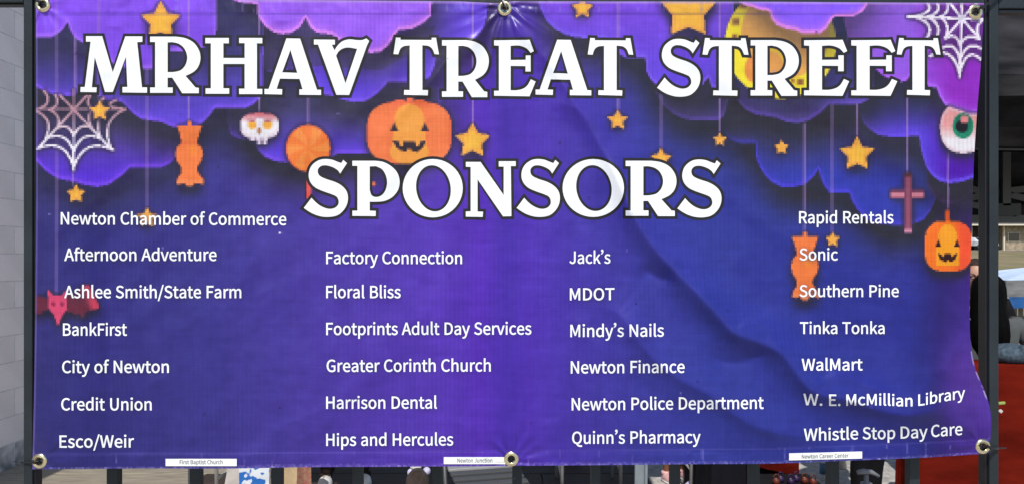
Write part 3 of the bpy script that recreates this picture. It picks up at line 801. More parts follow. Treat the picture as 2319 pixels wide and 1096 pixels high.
# wrapped sweets
def sweet(cx, t, b, w, label):
    k = (b - t) / 136.0
    y = lambda q: t + (q - 282) * k
    pts = [(-w, y(284)), (w, y(284)), (w - 6, y(302)), (17, y(320)), (19, y(326)), (27, y(332)), (31, y(348)), (27, y(362)), (18, y(376)),
           (18, y(386)), (24, y(396)), (31, y(404)), (31, y(417)), (22, y(413)), (12, y(413)), (6, y(420)), (-6, y(420)), (-12, y(413)), (-22, y(416)), (-29, y(415)), (-27, y(402)),
           (-18, y(390)), (-18, y(378)), (-28, y(364)), (-32, y(348)), (-28, y(333)), (-18, y(322)), (-19, y(316)), (-w + 6, y(300))]
    m = inside(Uc, Vc, [(cx + p[0], p[1]) for p in pts]) | ((np.abs(Uc - cx) < 4) & (Vc > t - 8) & (Vc < t + 4))
    motif(m, 'printed_sweet', label, 0.8, 0, 5)
    put(m, (248, 132, 72))
    put(m, (252, 148, 64), np.clip(1 - np.hypot((Uc - cx - 8) / 16, (Vc - y(338)) / 18), 0, 1))
    put(m & (Vc > y(406)), (252, 150, 96), 0.7)
    put(m & (Vc > y(320)) & (Vc < y(326)), (232, 108, 64), 0.5)
sweet(429, 284, 420, 28, 'printed orange wrapped sweet hanging on the left')
sweet(1823, 534, 676, 30, 'printed orange wrapped sweet behind the right column of names')
# skull
m = sector(588, 286, 43, 29, 3.0) | ((Uc > 566) & (Uc < 605) & (Vc > 300) & (Vc < 320))
m |= (Uc > 583) & (Uc < 591) & (Vc > 318) & (Vc < 327) | (Uc > 596) & (Uc < 604) & (Vc > 318) & (Vc < 327)
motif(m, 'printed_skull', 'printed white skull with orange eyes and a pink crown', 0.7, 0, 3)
tt = np.clip((Vc - 259) / 20, 0, 1)[..., None]
put(m, np.array((212, 112, 122)) * (1 - tt) + np.array((244, 240, 246)) * tt)
put(m & (Vc > 268) & (np.abs(Uc - 588) < 8), (240, 236, 246))
for ex, sg in ((571, 1), (606, -1)):
    e = sector(ex, 284, 10, 9, 2.4)
    put(e & m, (246, 178, 74)); put(e & m & (Vc < 278), (176, 92, 84))
    put(sector(ex - 2 * sg, 273, 10, 3) & m, (170, 84, 96), 0.6)
put(sector(587, 297, 5, 7) & m, (176, 120, 76))
put(((np.abs(Uc - 578) < 2.2) | (np.abs(Uc - 593) < 2.2)) & (Vc > 312) & m, (120, 80, 130), 0.8)
put(m & ~(blur(m, 1) > 0.9) & (Vc > 290), (224, 190, 214), 0.4)
# eyeball
m = sector(2182, 290, 53, 58, 2.3) & ~inside(Uc, Vc, [(C9[0][0], -40)] + C9 + [(2240, -40)])
motif(m, 'printed_eyeball', 'printed eyeball with a green iris at the right edge', 0.8, -1, 3)
tt = np.clip((Vc - 284) / 34, 0, 1)[..., None]
put(m, np.array((228, 158, 158)) * (1 - tt) + np.array((240, 236, 242)) * tt)
put(m & ~(blur(m, 1) > 0.9), (226, 196, 210), 0.6)
put(m & sector(2181, 286, 24, 29), (34, 138, 106)); put(m & sector(2181, 280, 19, 22), (24, 108, 88))
put(m & sector(2178, 287, 14, 14), (20, 16, 22)); put(m & sector(2184, 271, 9, 8, 4), (226, 138, 140))
# cross
m = ((np.abs(Uc - 2056) < 8.4) & (Vc > 393) & (Vc < 528)) | ((np.abs(Uc - 2055) < 38) & (np.abs(Vc - 440) < 9))
motif(m, 'printed_cross', 'printed pink wooden cross on a string', 0.6, 1, 2)
put(m, (122, 62, 88)); put(m & (np.abs(Vc - 442) < 5) & (np.abs(Uc - 2056) > 8.4), (206, 130, 150))
put(m & (np.abs(Uc - 2057) < 4), (146, 80, 108)); put(m & (Vc < 401), (84, 44, 54)); put(m & (Vc > 519), (214, 140, 166))
# bat
bw = inside(Uc, Vc, [(78, 668), (112, 676), (112, 700), (98, 703), (92, 712), (80, 708)]) | \
     inside(Uc, Vc, [(146, 662), (170, 668), (186, 648), (200, 644), (214, 670), (224, 690), (224, 698), (204, 702), (195, 706), (188, 720), (178, 708), (172, 712), (160, 706), (146, 704)])
bb = inside(Uc, Vc, [(108, 655), (120, 668), (140, 668), (150, 655), (152, 700), (142, 712), (131, 738), (122, 712), (110, 698)])
motif(bw | bb, None, None, 0.85, 1, 3)
put(bw, (106, 44, 66)); put(bw & (Uc > 182), (200, 70, 94), np.clip((Uc - 180 - (Vc - 650) * 0.4) / 14, 0, 1))
put(bb, (226, 82, 122)); put(bb & ((np.hypot(Uc - 121, Vc - 688) < 5) | (np.hypot(Uc - 141, Vc - 688) < 5)), (150, 44, 84))
IDS[bw | bb] = register('printed_bat', 'printed pink bat at the left edge')
put((np.hypot(Uc - 846, Vc - 417) < 5), (240, 130, 90))

# halos round the printed names, scan noise of the low resolution artwork, frayed hems
def glyph_data(txt):
    out = {}
    for line in txt.strip('\n').split('\n'):
        ch = line[0]
        parts = line[1:].split('|')
        out[ch] = (int(parts[0]), [[tuple(map(int, q.split(','))) for q in s.split(' ')] for s in parts[1:]])
    return out
GLYPHS = glyph_data(GLYPH_TEXT)
GLYPHS[' '] = (88, [])

def const(b): return lambda x: b
NAMES = [
    ("Newton Chamber of Commerce", 138, 648, 508.5, 510, 27, 'top printed name of the first column, left of the second title line'),
    ("Afternoon Adventure", 146, 490, 590, 590, 27, 'second printed name of the first column'),
    ("Ashlee Smith/State Farm", 146, 546, 674, 674, 27, 'third printed name of the first column, over the bat'),
    ("BankFirst", 143, 287, 759, 759, 27, 'fourth printed name of the first column'),
    ("City of Newton", 141, 382, 843.5, 843, 27, 'fifth printed name of the first column'),
    ("Credit Union", 139, 343, 928, 928, 27, 'sixth printed name of the first column'),
    ("Esco/Weir", 135, 303, 1012.5, 1012, 27, 'bottom printed name of the first column'),
    ("Factory Connection", 739, 1046, 597, 597, 27, 'top printed name of the second column'),
    ("Floral Bliss", 739, 907, 674, 674, 27, 'second printed name of the second column'),
    ("Footprints Adult Day Services", 739, 1203, 757.5, 756.5, 27, 'third printed name of the second column, the longest'),
    ("Greater Corinth Church", 740, 1111, 841, 840, 27, 'fourth printed name of the second column'),
    ("Harrison Dental", 739, 989, 924.5, 924, 27, 'fifth printed name of the second column'),
    ("Hips and Hercules", 739, 1026, 1008.5, 1007.5, 27, 'bottom printed name of the second column'),
    ("Jack’s", 1290, 1382, 596.5, 596, 27, 'top printed name of the third column'),
    ("MDOT", 1291, 1391, 679, 678.5, 26.5, 'second printed name of the third column, all capitals'),
    ("Mindy’s Nails", 1292, 1503, 762, 761, 27, 'third printed name of the third column'),
    ("Newton Finance", 1293, 1550, 844.5, 843, 27, 'fourth printed name of the third column'),
    ("Newton Police Department", 1295, 1729, 928, 924.5, 27, 'fifth printed name of the third column, the longest'),
    ("Quinn’s Pharmacy", 1296, 1586, 1004, 1002, 27, 'bottom printed name of the third column'),
    ("Rapid Rentals", 1810, 2023, 506, 506, 26.5, 'top printed name of the fourth column'),
    ("Sonic", 1811, 1897, 589, 589, 26, 'second printed name of the fourth column, over the sweet'),
    ("Southern Pine", 1811, 2035, 671.5, 671.5, 26, 'third printed name of the fourth column'),
    ("Tinka Tonka", 1812, 2003, 755, 755, 26, 'fourth printed name of the fourth column'),
    ("WalMart", 1816, 1953, 838, 837.5, 26, 'fifth printed name of the fourth column'),
    ("W. E. McMillian Library", 1820, 2185, None, None, 25, 'sixth printed name of the fourth column, bent by the folds'),
    ("Whistle Stop Day Care", 1821, 2179, None, None, 26.5, 'bottom printed name of the fourth column, rising to the right'),
]
BASE_LIB = [(1820, 916), (1870, 917.5), (1905, 918), (1960, 916.5), (2005, 917), (2060, 919), (2095, 916), (2125, 910), (2185, 901)]
BASE_DAY = [(1820, 997), (1870, 996), (1945, 993.5), (2010, 993), (2055, 991.5), (2095, 990), (2130, 987), (2180, 983.5)]

# (text raster for the halo uses the same layout as the raised ink below)
def layout(text, x0, x1, base, cap):
    pen = 0; items = []; lo = 1e9; hi = -1e9
    for ch in text:
        adv, sp = GLYPHS[ch]
        if sp:
            xs = [p[0] for s in sp for p in s]
            lo = min(lo, pen + min(xs)); hi = max(hi, pen + max(xs))
        items.append((ch, pen)); pen += adv
    sx = (x1 - x0) / (hi - lo); sy = cap / 257.0
    return items, lo, sx, sy
SEGS = {'W. E. McMillian Library': [("W.", 1820, 1862), ("E.", 1878, 1903), ("McMillian", 1917, 2066), ("Library", 2080, 2185)],
        'Whistle Stop Day Care': [("Whistle", 1821, 1943), ("Stop", 1954, 2027), ("Day", 2040, 2100), ("Care", 2109, 2179)]}
def name_base(n):
    t, x0, x1, b0, b1 = n[:5]
    if t.startswith('W. E.'): return lambda x: smooth_itp(x, BASE_LIB)
    if t.startswith('Whistle'): return lambda x: smooth_itp(x, BASE_DAY)
    return lambda x: b0 + (np.asarray(x, float) - x0) * (b1 - b0) / (x1 - x0)

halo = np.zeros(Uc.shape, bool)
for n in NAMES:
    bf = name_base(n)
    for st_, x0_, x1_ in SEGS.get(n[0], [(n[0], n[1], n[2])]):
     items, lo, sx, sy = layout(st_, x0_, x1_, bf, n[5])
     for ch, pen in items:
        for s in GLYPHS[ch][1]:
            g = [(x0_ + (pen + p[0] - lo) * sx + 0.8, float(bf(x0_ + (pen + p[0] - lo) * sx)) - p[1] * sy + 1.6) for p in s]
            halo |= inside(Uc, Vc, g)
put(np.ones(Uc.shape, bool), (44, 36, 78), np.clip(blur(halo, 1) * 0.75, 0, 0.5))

blk = RNG.normal(0, 1, ART.shape[:2])
fine = blur(blk, 1) * 9
colstreak = RNG.normal(0, 1, (1, NU * SS)) * 0.8
rowstreak = RNG.normal(0, 1, (NV * SS, 1)) * 0.4
soft = vnoise(Uc / 30, Vc / 90, 21) * 7 + vnoise(Uc / 110, Vc / 14, 22) * 7 + vnoise(Uc / 34, Vc / 6.5, 23) * 6 + vnoise(Uc / 9, Vc / 60, 24) * 4
ART += (blk * 2.0 + fine * 1.0 + colstreak + rowstreak + soft)[..., None] * (0.35 + ART / 255.0)
# frayed white flecks in the hems
fl = RNG.random(Uc.shape)
hemb = Vc > edge_bottom(Uc) - 34
hemt = Vc < 30
col_fl = np.repeat(RNG.random((1, NU)) > 0.88, SS, axis=1)
put((hemb | hemt) & col_fl & (vnoise(Uc / 5, Vc / 11, 30) > 0.12), (150, 140, 214), 0.36)
e1 = Vc > edge_bottom(Uc) - 5
put(e1 & (fl > 0.3), (150, 138, 205), 0.35); put(e1 & (fl > 0.85), (200, 190, 230), 0.6)
put((Vc < edge_top(Uc) + 4.5) & (Uc > 540), (198, 168, 232), 0.65)
put(np.abs(Vc - (edge_bottom(Uc) - 33)) < 2.2, (120, 110, 195), 0.22)
put(np.abs(Vc - 33) < 2.2, (60, 50, 130), 0.25)
for _ in range(26):
    x_, y_ = RNG.uniform(100, 2180), RNG.uniform(60, 1000)
    put(np.hypot(Uc - x_, Vc - y_) < 2.6, (30, 20, 60) if RNG.random() > 0.4 else (150, 140, 210), 0.6)
put(np.hypot(Uc - 634, Vc - 527) < 2.6, (240, 236, 250), 0.9)
lastc = np.zeros(Uc.shape, bool); lastc[:, -1:] = True
put(lastc & (Vc > 795) & (Vc < 903) & (vnoise(Uc / 60, Vc / 9, 41) > -0.28), (250, 246, 255), 0.95)  # light catching the cut right edge, painted as a white glint
firstc = np.zeros(Uc.shape, bool); firstc[:, :SS] = True
put(firstc, (150, 130, 205), 0.4)
ART = np.clip(ART, 0, 255)

def vinyl(name, attr=True, col=(0.8, 0.8, 0.8), rough=0.36):
    m = bpy.data.materials.new(name)
    m.use_nodes = True
    nt = m.node_tree
    b = nt.nodes['Principled BSDF']
    b.inputs['Roughness'].default_value = rough
    b.inputs['Specular IOR Level'].default_value = 0.20
    b.inputs['Coat Weight'].default_value = 0.22
    b.inputs['Coat Roughness'].default_value = 0.27
    tc = nt.nodes.new('ShaderNodeTexCoord')
    def stretched(sc, det=2.0):
        mp = nt.nodes.new('ShaderNodeMapping'); mp.inputs['Scale'].default_value = sc
        nt.links.new(tc.outputs['Object'], mp.inputs['Vector'])
        nz = nt.nodes.new('ShaderNodeTexNoise'); nz.inputs['Scale'].default_value = 1.0; nz.inputs['Detail'].default_value = det
        nt.links.new(mp.outputs[0], nz.inputs['Vector'])
        return nz.outputs['Fac']
    a = stretched((420, 20, 14)); c = stretched((10, 20, 420))
    add = nt.nodes.new('ShaderNodeMath'); add.operation = 'ADD'
    nt.links.new(a, add.inputs[0]); nt.links.new(c, add.inputs[1])
    # ribbed weave of the scrim, stronger in patches
    wv = nt.nodes.new('ShaderNodeTexWave'); wv.wave_type = 'BANDS'; wv.bands_direction = 'X'; wv.wave_profile = 'SIN'
    wv.inputs['Scale'].default_value = 37.0; wv.inputs['Distortion'].default_value = 0.15; wv.inputs['Detail Scale'].default_value = 2.0
    nt.links.new(tc.outputs['Object'], wv.inputs['Vector'])
    pn = nt.nodes.new('ShaderNodeTexNoise'); pn.inputs['Scale'].default_value = 3.5
    nt.links.new(tc.outputs['Object'], pn.inputs['Vector'])
    pr = nt.nodes.new('ShaderNodeMapRange'); pr.inputs['From Min'].default_value = 0.40; pr.inputs['From Max'].default_value = 0.62
    pr.inputs['To Min'].default_value = 0.02; pr.inputs['To Max'].default_value = 0.52
    nt.links.new(pn.outputs['Fac'], pr.inputs[0])
    wm = nt.nodes.new('ShaderNodeMath'); wm.operation = 'MULTIPLY_ADD'
    wc = nt.nodes.new('ShaderNodeMath'); wc.operation = 'SUBTRACT'; wc.inputs[1].default_value = 0.5
    nt.links.new(wv.outputs['Fac'], wc.inputs[0])
    nt.links.new(wc.outputs[0], wm.inputs[0]); nt.links.new(pr.outputs[0], wm.inputs[1]); nt.links.new(add.outputs[0], wm.inputs[2])
    add = wm
    mr = nt.nodes.new('ShaderNodeMapRange')
    mr.inputs['From Min'].default_value = 0.6; mr.inputs['From Max'].default_value = 1.4
    mr.inputs['To Min'].default_value = 0.91 if attr else 0.965; mr.inputs['To Max'].default_value = 1.09 if attr else 1.025
    nt.links.new(add.outputs[0], mr.inputs[0])
    vm = nt.nodes.new('ShaderNodeVectorMath'); vm.operation = 'SCALE'
    if attr:
        at = nt.nodes.new('ShaderNodeVertexColor'); at.layer_name = 'print'
        nt.links.new(at.outputs['Color'], vm.inputs[0])
    else:
        vm.inputs[0].default_value = col
    nt.links.new(mr.outputs[0], vm.inputs['Scale'])
    nt.links.new(vm.outputs[0], b.inputs['Base Color'])
    bp = nt.nodes.new('ShaderNodeBump'); bp.inputs['Strength'].default_value = 0.10 if attr else 0.05; bp.inputs['Distance'].default_value = 0.002
    nt.links.new(add.outputs[0], bp.inputs['Height'])
    nt.links.new(bp.outputs[0], b.inputs['Normal'])
    return m
V_PRINT = vinyl('printed_vinyl')
V_WHITE = vinyl('white_ink', False, (0.82, 0.845, 0.885))
V_DARK = vinyl('charcoal_ink', False, tuple(lin((44, 41, 44)) * 0.7), 0.4)
V_GREY = vinyl('grey_ink', False, (0.16, 0.16, 0.175), 0.6)
M['sticker'] = mat('white_sticker', (0.86, 0.88, 0.86), 0.35, noise=0.02)

banner = empty('banner', P(1159, 530, BD + 0.004))
tag(banner, 'purple vinyl banner with white lettering and halloween artwork, tied to the fence', 'banner')
B0 = np.array(banner.location)

PRINT_GAIN = 0.725
ART = ART.reshape(NV, SS, NU, SS, 3).mean(axis=(1, 3))
IDS = IDS[SS - 1::SS, SS - 1::SS]
_L = ART.mean(axis=2, keepdims=True)
ART = np.clip(_L + (ART - _L) * 1.06, 0, 255)      # saturated inks
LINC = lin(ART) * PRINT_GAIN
VERT = surf(UU, VV) - B0
NORM = surf_n(UU, VV)
hole = np.zeros(U_cell.shape, bool)
GROM = [(97, 12), (1143, 20), (2208, 28), (90, 1043), (1158, 1038), (2225, 1010)]
for gx, gy in GROM:
    hole |= np.hypot(U_cell - gx, V_cell - gy) < 10.5

def grid_part(name, mask, parent, label=None):
    jj, ii = np.nonzero(mask & ~hole)
    if len(jj) == 0: return None
    W = NU + 1
    q = np.stack([jj * W + ii, (jj + 1) * W + ii, (jj + 1) * W + ii + 1, jj * W + ii + 1], 1)
    uniq, inv = np.unique(q.ravel(), return_inverse=True)
    me = bpy.data.meshes.new(name)
    nf = len(jj)
    me.vertices.add(len(uniq)); me.vertices.foreach_set('co', VERT.reshape(-1, 3)[uniq].ravel())
    me.loops.add(nf * 4); me.loops.foreach_set('vertex_index', inv.astype(np.int32).ravel())
    me.polygons.add(nf); me.polygons.foreach_set('loop_start', np.arange(0, nf * 4, 4, dtype=np.int32))
    me.update(calc_edges=True)
    me.polygons.foreach_set('use_smooth', np.ones(nf, bool))
    ca = me.color_attributes.new('print', 'FLOAT_COLOR', 'CORNER')
    c = np.ones((nf, 4, 4)); c[:, :, :3] = LINC[jj, ii][:, None, :]
    ca.data.foreach_set('color', c.ravel())
    me.normals_split_custom_set_from_vertices(NORM.reshape(-1, 3)[uniq].tolist())
    o = link(name, me, V_PRINT, parent)
    if label: o['label'] = label
    return o

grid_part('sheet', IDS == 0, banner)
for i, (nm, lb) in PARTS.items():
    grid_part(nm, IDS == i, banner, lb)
# back of the vinyl
su, sv = UU[::2, ::2], VV[::2, ::2]
bu = np.clip(su, edge_left(sv) + 2, edge_right(sv) - 2)
bvv = surf(bu, sv, -0.0034) - B0
mb = MB()
hh, ww = su.shape
fs = [(j * ww + i, j * ww + i + 1, (j + 1) * ww + i + 1, (j + 1) * ww + i) for j in range(hh - 1) for i in range(ww - 1)
      if not any(math.hypot((su[j, i] + su[j + 1, i + 1]) / 2 - gx, (sv[j, i] + sv[j + 1, i + 1]) / 2 - gy) < 14 for gx, gy in GROM)]
mb.add(bvv.reshape(-1, 3), fs, True)
mb.build('back_face', M['back'], banner)

# ---------------------------------------------------------------- raised ink: title letters
def smooth_poly(pts, n=6):
    """pts: (x,y) sharp or (x,y,1) smooth; curves between neighbouring smooth points"""
    out = []
    N = len(pts)
    for i in range(N):
        p1, p2 = pts[i], pts[(i + 1) % N]
        out.append((p1[0], p1[1]))
        if len(p1) > 2 and len(p2) > 2:
            p0 = pts[i - 1] ; p3 = pts[(i + 2) % N]
            if len(p1) > 2 and p1[2] == 2: p0 = p1
            if len(p2) > 2 and p2[2] == 2: p3 = p2
            for k in range(1, n):
                t = k / n
                out.append(tuple(0.5 * (2 * p1[j] + (-p0[j] + p2[j]) * t + (2 * p0[j] - 5 * p1[j] + 4 * p2[j] - p3[j]) * t * t
                                        + (-p0[j] + 3 * p1[j] - 3 * p2[j] + p3[j]) * t**3) for j in (0, 1)))
    return out

def ellipse(cx, cy, rx, ry, rot=0, n=44):
    c, s = math.cos(R(rot)), math.sin(R(rot))
    return [(cx + rx * math.cos(a) * c - ry * math.sin(a) * s, cy + rx * math.cos(a) * s + ry * math.sin(a) * c)
            for a in [2 * math.pi * k / n for k in range(n)]]

S, E_ = 1, 2     # smooth point / end of a smooth run
LET = {
 'M': [[(752,320),(893,320),(985,635),(1095,322),(1243,322),(1243,370),(1198,372),(1240,768),(1284,768),(1284,815),(1070,812),(1070,765),(1113,765),(1100,500),(985,808),(918,808),(828,500),(803,768),(845,768),(843,810),(703,808),(705,765),(742,765),(792,368),(752,368)]],
 'R': [[(1310,325),(1540,325,E_),(1625,338,S),(1700,375,S),(1750,440,S),(1765,510,S),(1748,580,S),(1705,630,S),(1630,668,E_),(1720,768),(1750,772),(1750,818),(1600,818),(1510,683),(1468,683),(1468,768),(1514,768),(1514,815),(1310,815),(1310,768),(1355,768),(1355,372),(1310,372)],
       [(1468,375),(1510,373,E_),(1570,388,S),(1620,430,S),(1645,500,S),(1630,570,S),(1585,618,S),(1520,634,E_),(1468,635)]],
 'H': [[(1795,335),(2000,335),(2000,382),(1952,382),(1952,510),(2138,510),(2138,380),(2090,380),(2090,335),(2292,335),(2292,382),(2245,382),(2245,780),(2292,780),(2292,825),(2090,825),(2090,778),(2138,778),(2138,562),(1952,562),(1952,775),(2003,775),(2003,822),(1797,822),(1797,775),(1843,775),(1843,382),(1795,382)]],
 'A': [[(342,340),(462,342),(610,787),(645,787),(645,832),(455,830),(455,783),(483,783),(457,693),(285,690),(256,780),(305,782),(303,828),(150,824),(150,780),(186,780)],
       [(377,440),(437,640),(305,635)]],
 'V': [[(582,348),(765,350),(765,392),(738,394),(762,442,E_),(788,402,S),(830,364,S),(890,346,S),(955,352,S),(1005,352,S),(1040,338,E_),(1065,360),(1046,400),(890,833),(778,832),(618,392),(582,392)],
       [(776,490,E_),(798,452,S),(835,427,S),(885,418,S),(960,430,E_),(858,730)]],
 'T': [[(1300,330),(1340,332),(1340,350),(1610,352),(1612,332),(1650,332),(1675,478),(1637,476,E_),(1618,432,S),(1585,405,S),(1530,398,E_),(1530,790),(1580,792),(1578,838),(1370,832),(1372,790),(1420,792),(1420,400,E_),(1370,406,S),(1338,430,S),(1320,478,E_),(1278,475)]],
 'E': [[(395,355),(700,352),(728,350),(768,450),(738,465,E_),(706,430,S),(660,408,S),(610,400,S),(550,404,E_),(550,527),(692,525),(692,487),(738,487),(738,627),(690,627),(690,580),(550,578),(550,790,E_),(610,790,S),(670,775,S),(710,745,S),(740,695,E_),(785,715),(728,843),(395,838),(395,795),(440,795),(440,403),(395,400)]],
 'S': [[(1690,350),(1722,378),(1662,470,E_),(1640,440,S),(1600,415,S),(1545,398,S),(1497,402,S),(1468,430,S),(1468,468,S),(1490,495,S),(1540,518,S),(1620,545,S),(1680,580,S),(1718,625,S),(1731,680,S),(1722,740,S),(1690,795,S),(1640,835,S),(1575,850,S),(1505,848,S),(1440,830,S),(1390,805,S),(1342,772,E_),(1410,683,E_),(1450,725,S),(1500,760,S),(1560,780,S),(1612,773,S),(1645,742,S),(1648,705,S),(1630,672,S),(1590,652,S),(1500,620,S),(1440,590,S),(1400,545,S),(1385,490,S),(1395,430,S),(1425,385,S),(1475,352,S),(1530,342,S),(1590,348,S),(1635,365,S),(1672,378,E_)]],
 'P': [[(918,366),(1120,366,E_),(1190,377,S),(1260,415,S),(1312,472,S),(1332,545,S),(1318,620,S),(1270,682,S),(1200,717,S),(1130,725,E_),(1070,725),(1070,803),(1123,805),(1122,850),(918,848),(918,803),(962,803),(962,410),(918,410)],
       [(1070,415),(1125,413,E_),(1180,442,S),(1213,500,S),(1222,565,S),(1205,630,S),(1168,672,S),(1120,683,S),(1085,665,S),(1070,620,E_)]],
 'O': [ellipse(1621,605,261,252), ellipse(1627,606,150,201,-9)],
 'N': [[(1908,376),(2036,376),(2238,665),(2238,417),(2195,416),(2195,370),(2343,370),(2343,412),(2300,412),(2305,848),(2232,850),(2010,528),(2010,808),(2058,810),(2055,855),(1908,852),(1908,808),(1950,806),(1950,420),(1908,418)]],
}
TITLE = [('M',182,333,83,211),('R',340,454,84,212),('H',465,594,87,214),('A',599,727,88,216),('V',711,836,88,216),('T',891,994,86,217),
         ('R',1001,1107,92,221),('E',1119,1213,91,219),('A',1213,1339,91,217),('T',1331,1434,87,217.5),('S',1488,1586,89,220),('T',1591,1695,87,218),
         ('R',1700,1809,92,218),('E',1821,1923,91,218),('E',1928,2032,91,218),('T',2031,2130,87,217),
         ('S',688,788,361,492),('P',798,905,365,490),('O',912,1048,361,493),('N',1055,1168,366,492),('S',1170,1268,361,492),
         ('O',1274,1413,361,492),('R',1417,1532,365,490),('S',1534,1634,362,493)]

def area(p):
    return 0.5 * sum(p[i - 1][0] * p[i][1] - p[i][0] * p[i - 1][1] for i in range(len(p)))

def offset_poly(p, d):
    """mitred offset; positive grows the enclosed area"""
    q = [p[0]]
    for a in p[1:]:
        if math.dist(a, q[-1]) > 0.6: q.append(a)
    if math.dist(q[0], q[-1]) < 0.6: q.pop()
    p = q
    sg = 1 if area(p) > 0 else -1
    out = []
    n = len(p)
    for i in range(n):
        a, b, c = p[i - 1], p[i], p[(i + 1) % n]
        e1 = ((b[0] - a[0]), (b[1] - a[1])); e2 = ((c[0] - b[0]), (c[1] - b[1]))
        l1, l2 = math.hypot(*e1), math.hypot(*e2)
        n1 = (e1[1] / l1 * sg, -e1[0] / l1 * sg); n2 = (e2[1] / l2 * sg, -e2[0] / l2 * sg)
        m = (n1[0] + n2[0], n1[1] + n2[1])
        k = m[0] * n1[0] + m[1] * n1[1]
        if k < 0.35:
            k = 0.35
        s = d / k
        out.append((b[0] + m[0] * s, b[1] + m[1] * s))
    return out

def densify(p, step):
    out = []
    for i in range(len(p)):
        a, b = p[i], p[(i + 1) % len(p)]
        L = math.dist(a, b); k = max(1, int(math.ceil(L / step)))
        for j in range(k):
            out.append((a[0] + (b[0] - a[0]) * j / k, a[1] + (b[1] - a[1]) * j / k))
    return out

def winding(u, v, poly):
    w = np.zeros(u.shape, int)
    for i in range(len(poly)):
        x1, y1 = poly[i]; x2, y2 = poly[(i + 1) % len(poly)]
        cr = (x2 - x1) * (v - y1) - (u - x1) * (y2 - y1)
        w += ((y1 <= v) & (y2 > v) & (cr > 0)).astype(int)
        w -= ((y1 > v) & (y2 <= v) & (cr < 0)).astype(int)
    return w

def fill(loops, holes, step):
    """triangulate outer loops minus hole loops with interior points every step"""
    pts, edges = [], []
    for lp in loops + holes:
        lp = densify(lp, step)
        b = len(pts)
        pts += lp
        edges += [(b + i, b + (i + 1) % len(lp)) for i in range(len(lp))]
    xs = [p[0] for p in pts]; ys = [p[1] for p in pts]
    gx, gy = np.meshgrid(np.arange(min(xs) + step / 2, max(xs), step), np.arange(min(ys) + step / 2, max(ys), step))
    gx, gy = gx.ravel(), gy.ravel()
    keep = np.zeros(gx.shape, bool)
    for lp in loops: keep |= winding(gx, gy, lp) != 0
    for lp in holes: keep &= winding(gx, gy, lp) == 0
    # stay off the outline
    pp = np.array(pts)
    if keep.any():
        G = np.stack([gx[keep], gy[keep]], 1)
        dm = np.min(np.hypot(G[:, None, 0] - pp[None, :, 0], G[:, None, 1] - pp[None, :, 1]), axis=1)
        G = G[dm > step * 0.42]
        pts += [tuple(g) for g in G]
    vs, es, fs, _, _, _ = delaunay_2d_cdt([Vector((float(a), float(b))) for a, b in pts], edges, [], 0, 1e-4)
    A = np.array([(v.x, v.y) for v in vs]); F = np.array([tuple(f) for f in fs])
    C = A[F].mean(axis=1)
    ok = np.zeros(len(F), bool)
    for lp in loops: ok |= winding(C[:, 0], C[:, 1], lp) != 0
    for lp in holes: ok &= winding(C[:, 0], C[:, 1], lp) == 0
    return A, F[ok]

def draped(name, A, F, off, material, parent, label=None):
    """mesh lying on the sheet; A in banner px"""
    used, inv = np.unique(F.ravel(), return_inverse=True)
    A = A[used]; F = inv.reshape(-1, 3)
    co = surf(A[:, 0], A[:, 1], off) - B0
    a = co[F[:, 1]] - co[F[:, 0]]; b = co[F[:, 2]] - co[F[:, 0]]
    flip = np.cross(a, b)[:, 1] > 0
    F = np.where(flip[:, None], F[:, ::-1], F)
    me = bpy.data.meshes.new(name)
    me.from_pydata(co.tolist(), [], F.tolist())
    me.polygons.foreach_set('use_smooth', np.ones(len(F), bool))
    me.normals_split_custom_set_from_vertices(surf_n(A[:, 0], A[:, 1]).tolist())
    o = link(name, me, material, parent)
    if label: o['label'] = label
    return o

for k, (ch, x0, x1, y0, y1) in enumerate(TITLE):
    loops = [smooth_poly(l) for l in LET[ch]]
    xs = [p[0] for p in loops[0]]; ys = [p[1] for p in loops[0]]
    a0, a1, b0, b1 = min(xs), max(xs), min(ys), max(ys)
    T = lambda p: (x0 + (p[0] - a0) * (x1 - x0) / (a1 - a0), y0 + (p[1] - b0) * (y1 - y0) / (b1 - b0))
    loops = [[T(p) for p in l] for l in loops]
    A, F = fill(loops[:1], loops[1:], 4.6)
    let = draped('title_letter', A, F, 0.00055 + 0.00002 * (k % 2), V_WHITE, banner)
    o_out = [offset_poly(loops[0], 6.4)]
    o_in = [offset_poly(l, -5.6) for l in loops[1:]]
    A, F = fill(o_out, o_in, 4.8)
    draped('letter_outline', A, F, 0.00026 + 0.00005 * (k % 3), V_DARK, let)

# ---------------------------------------------------------------- raised ink: the names
GCACHE = {}
def glyph_fill(ch):
    if ch not in GCACHE:
        sp = GLYPHS[ch][1]
        big = [s for s in sp]
        ar = [abs(area(s)) for s in sp]
        sgn = [area(s) > 0 for s in sp]
        ref = sgn[ar.index(max(ar))]
        outer = [s for s, g in zip(sp, sgn) if g == ref]
        inner = [s for s, g in zip(sp, sgn) if g != ref]
        grow = 4.8
        outer = [offset_poly(s, grow) for s in outer]
        inner = [offset_poly(s, -grow) for s in inner]
        GCACHE[ch] = fill(outer, inner, 60.0)
    return GCACHE[ch]

def write(text, x0, x1, bf, cap, off, material, parent, name, label=None):
    AA, FF, n = [], [], 0
    for st_, x0_, x1_ in SEGS.get(text, [(text, x0, x1)]):
        items, lo, sx, sy = layout(st_, x0_, x1_, bf, cap)
        for ch, pen in items:
            if not GLYPHS[ch][1]: continue
            A, F = glyph_fill(ch)
            X = x0_ + (pen + A[:, 0] - lo) * sx
            Y = bf(X) - A[:, 1] * sy
            AA.append(np.stack([X, Y], 1)); FF.append(F + n); n += len(A)
    return draped(name, np.concatenate(AA), np.concatenate(FF), off, material, parent, label)

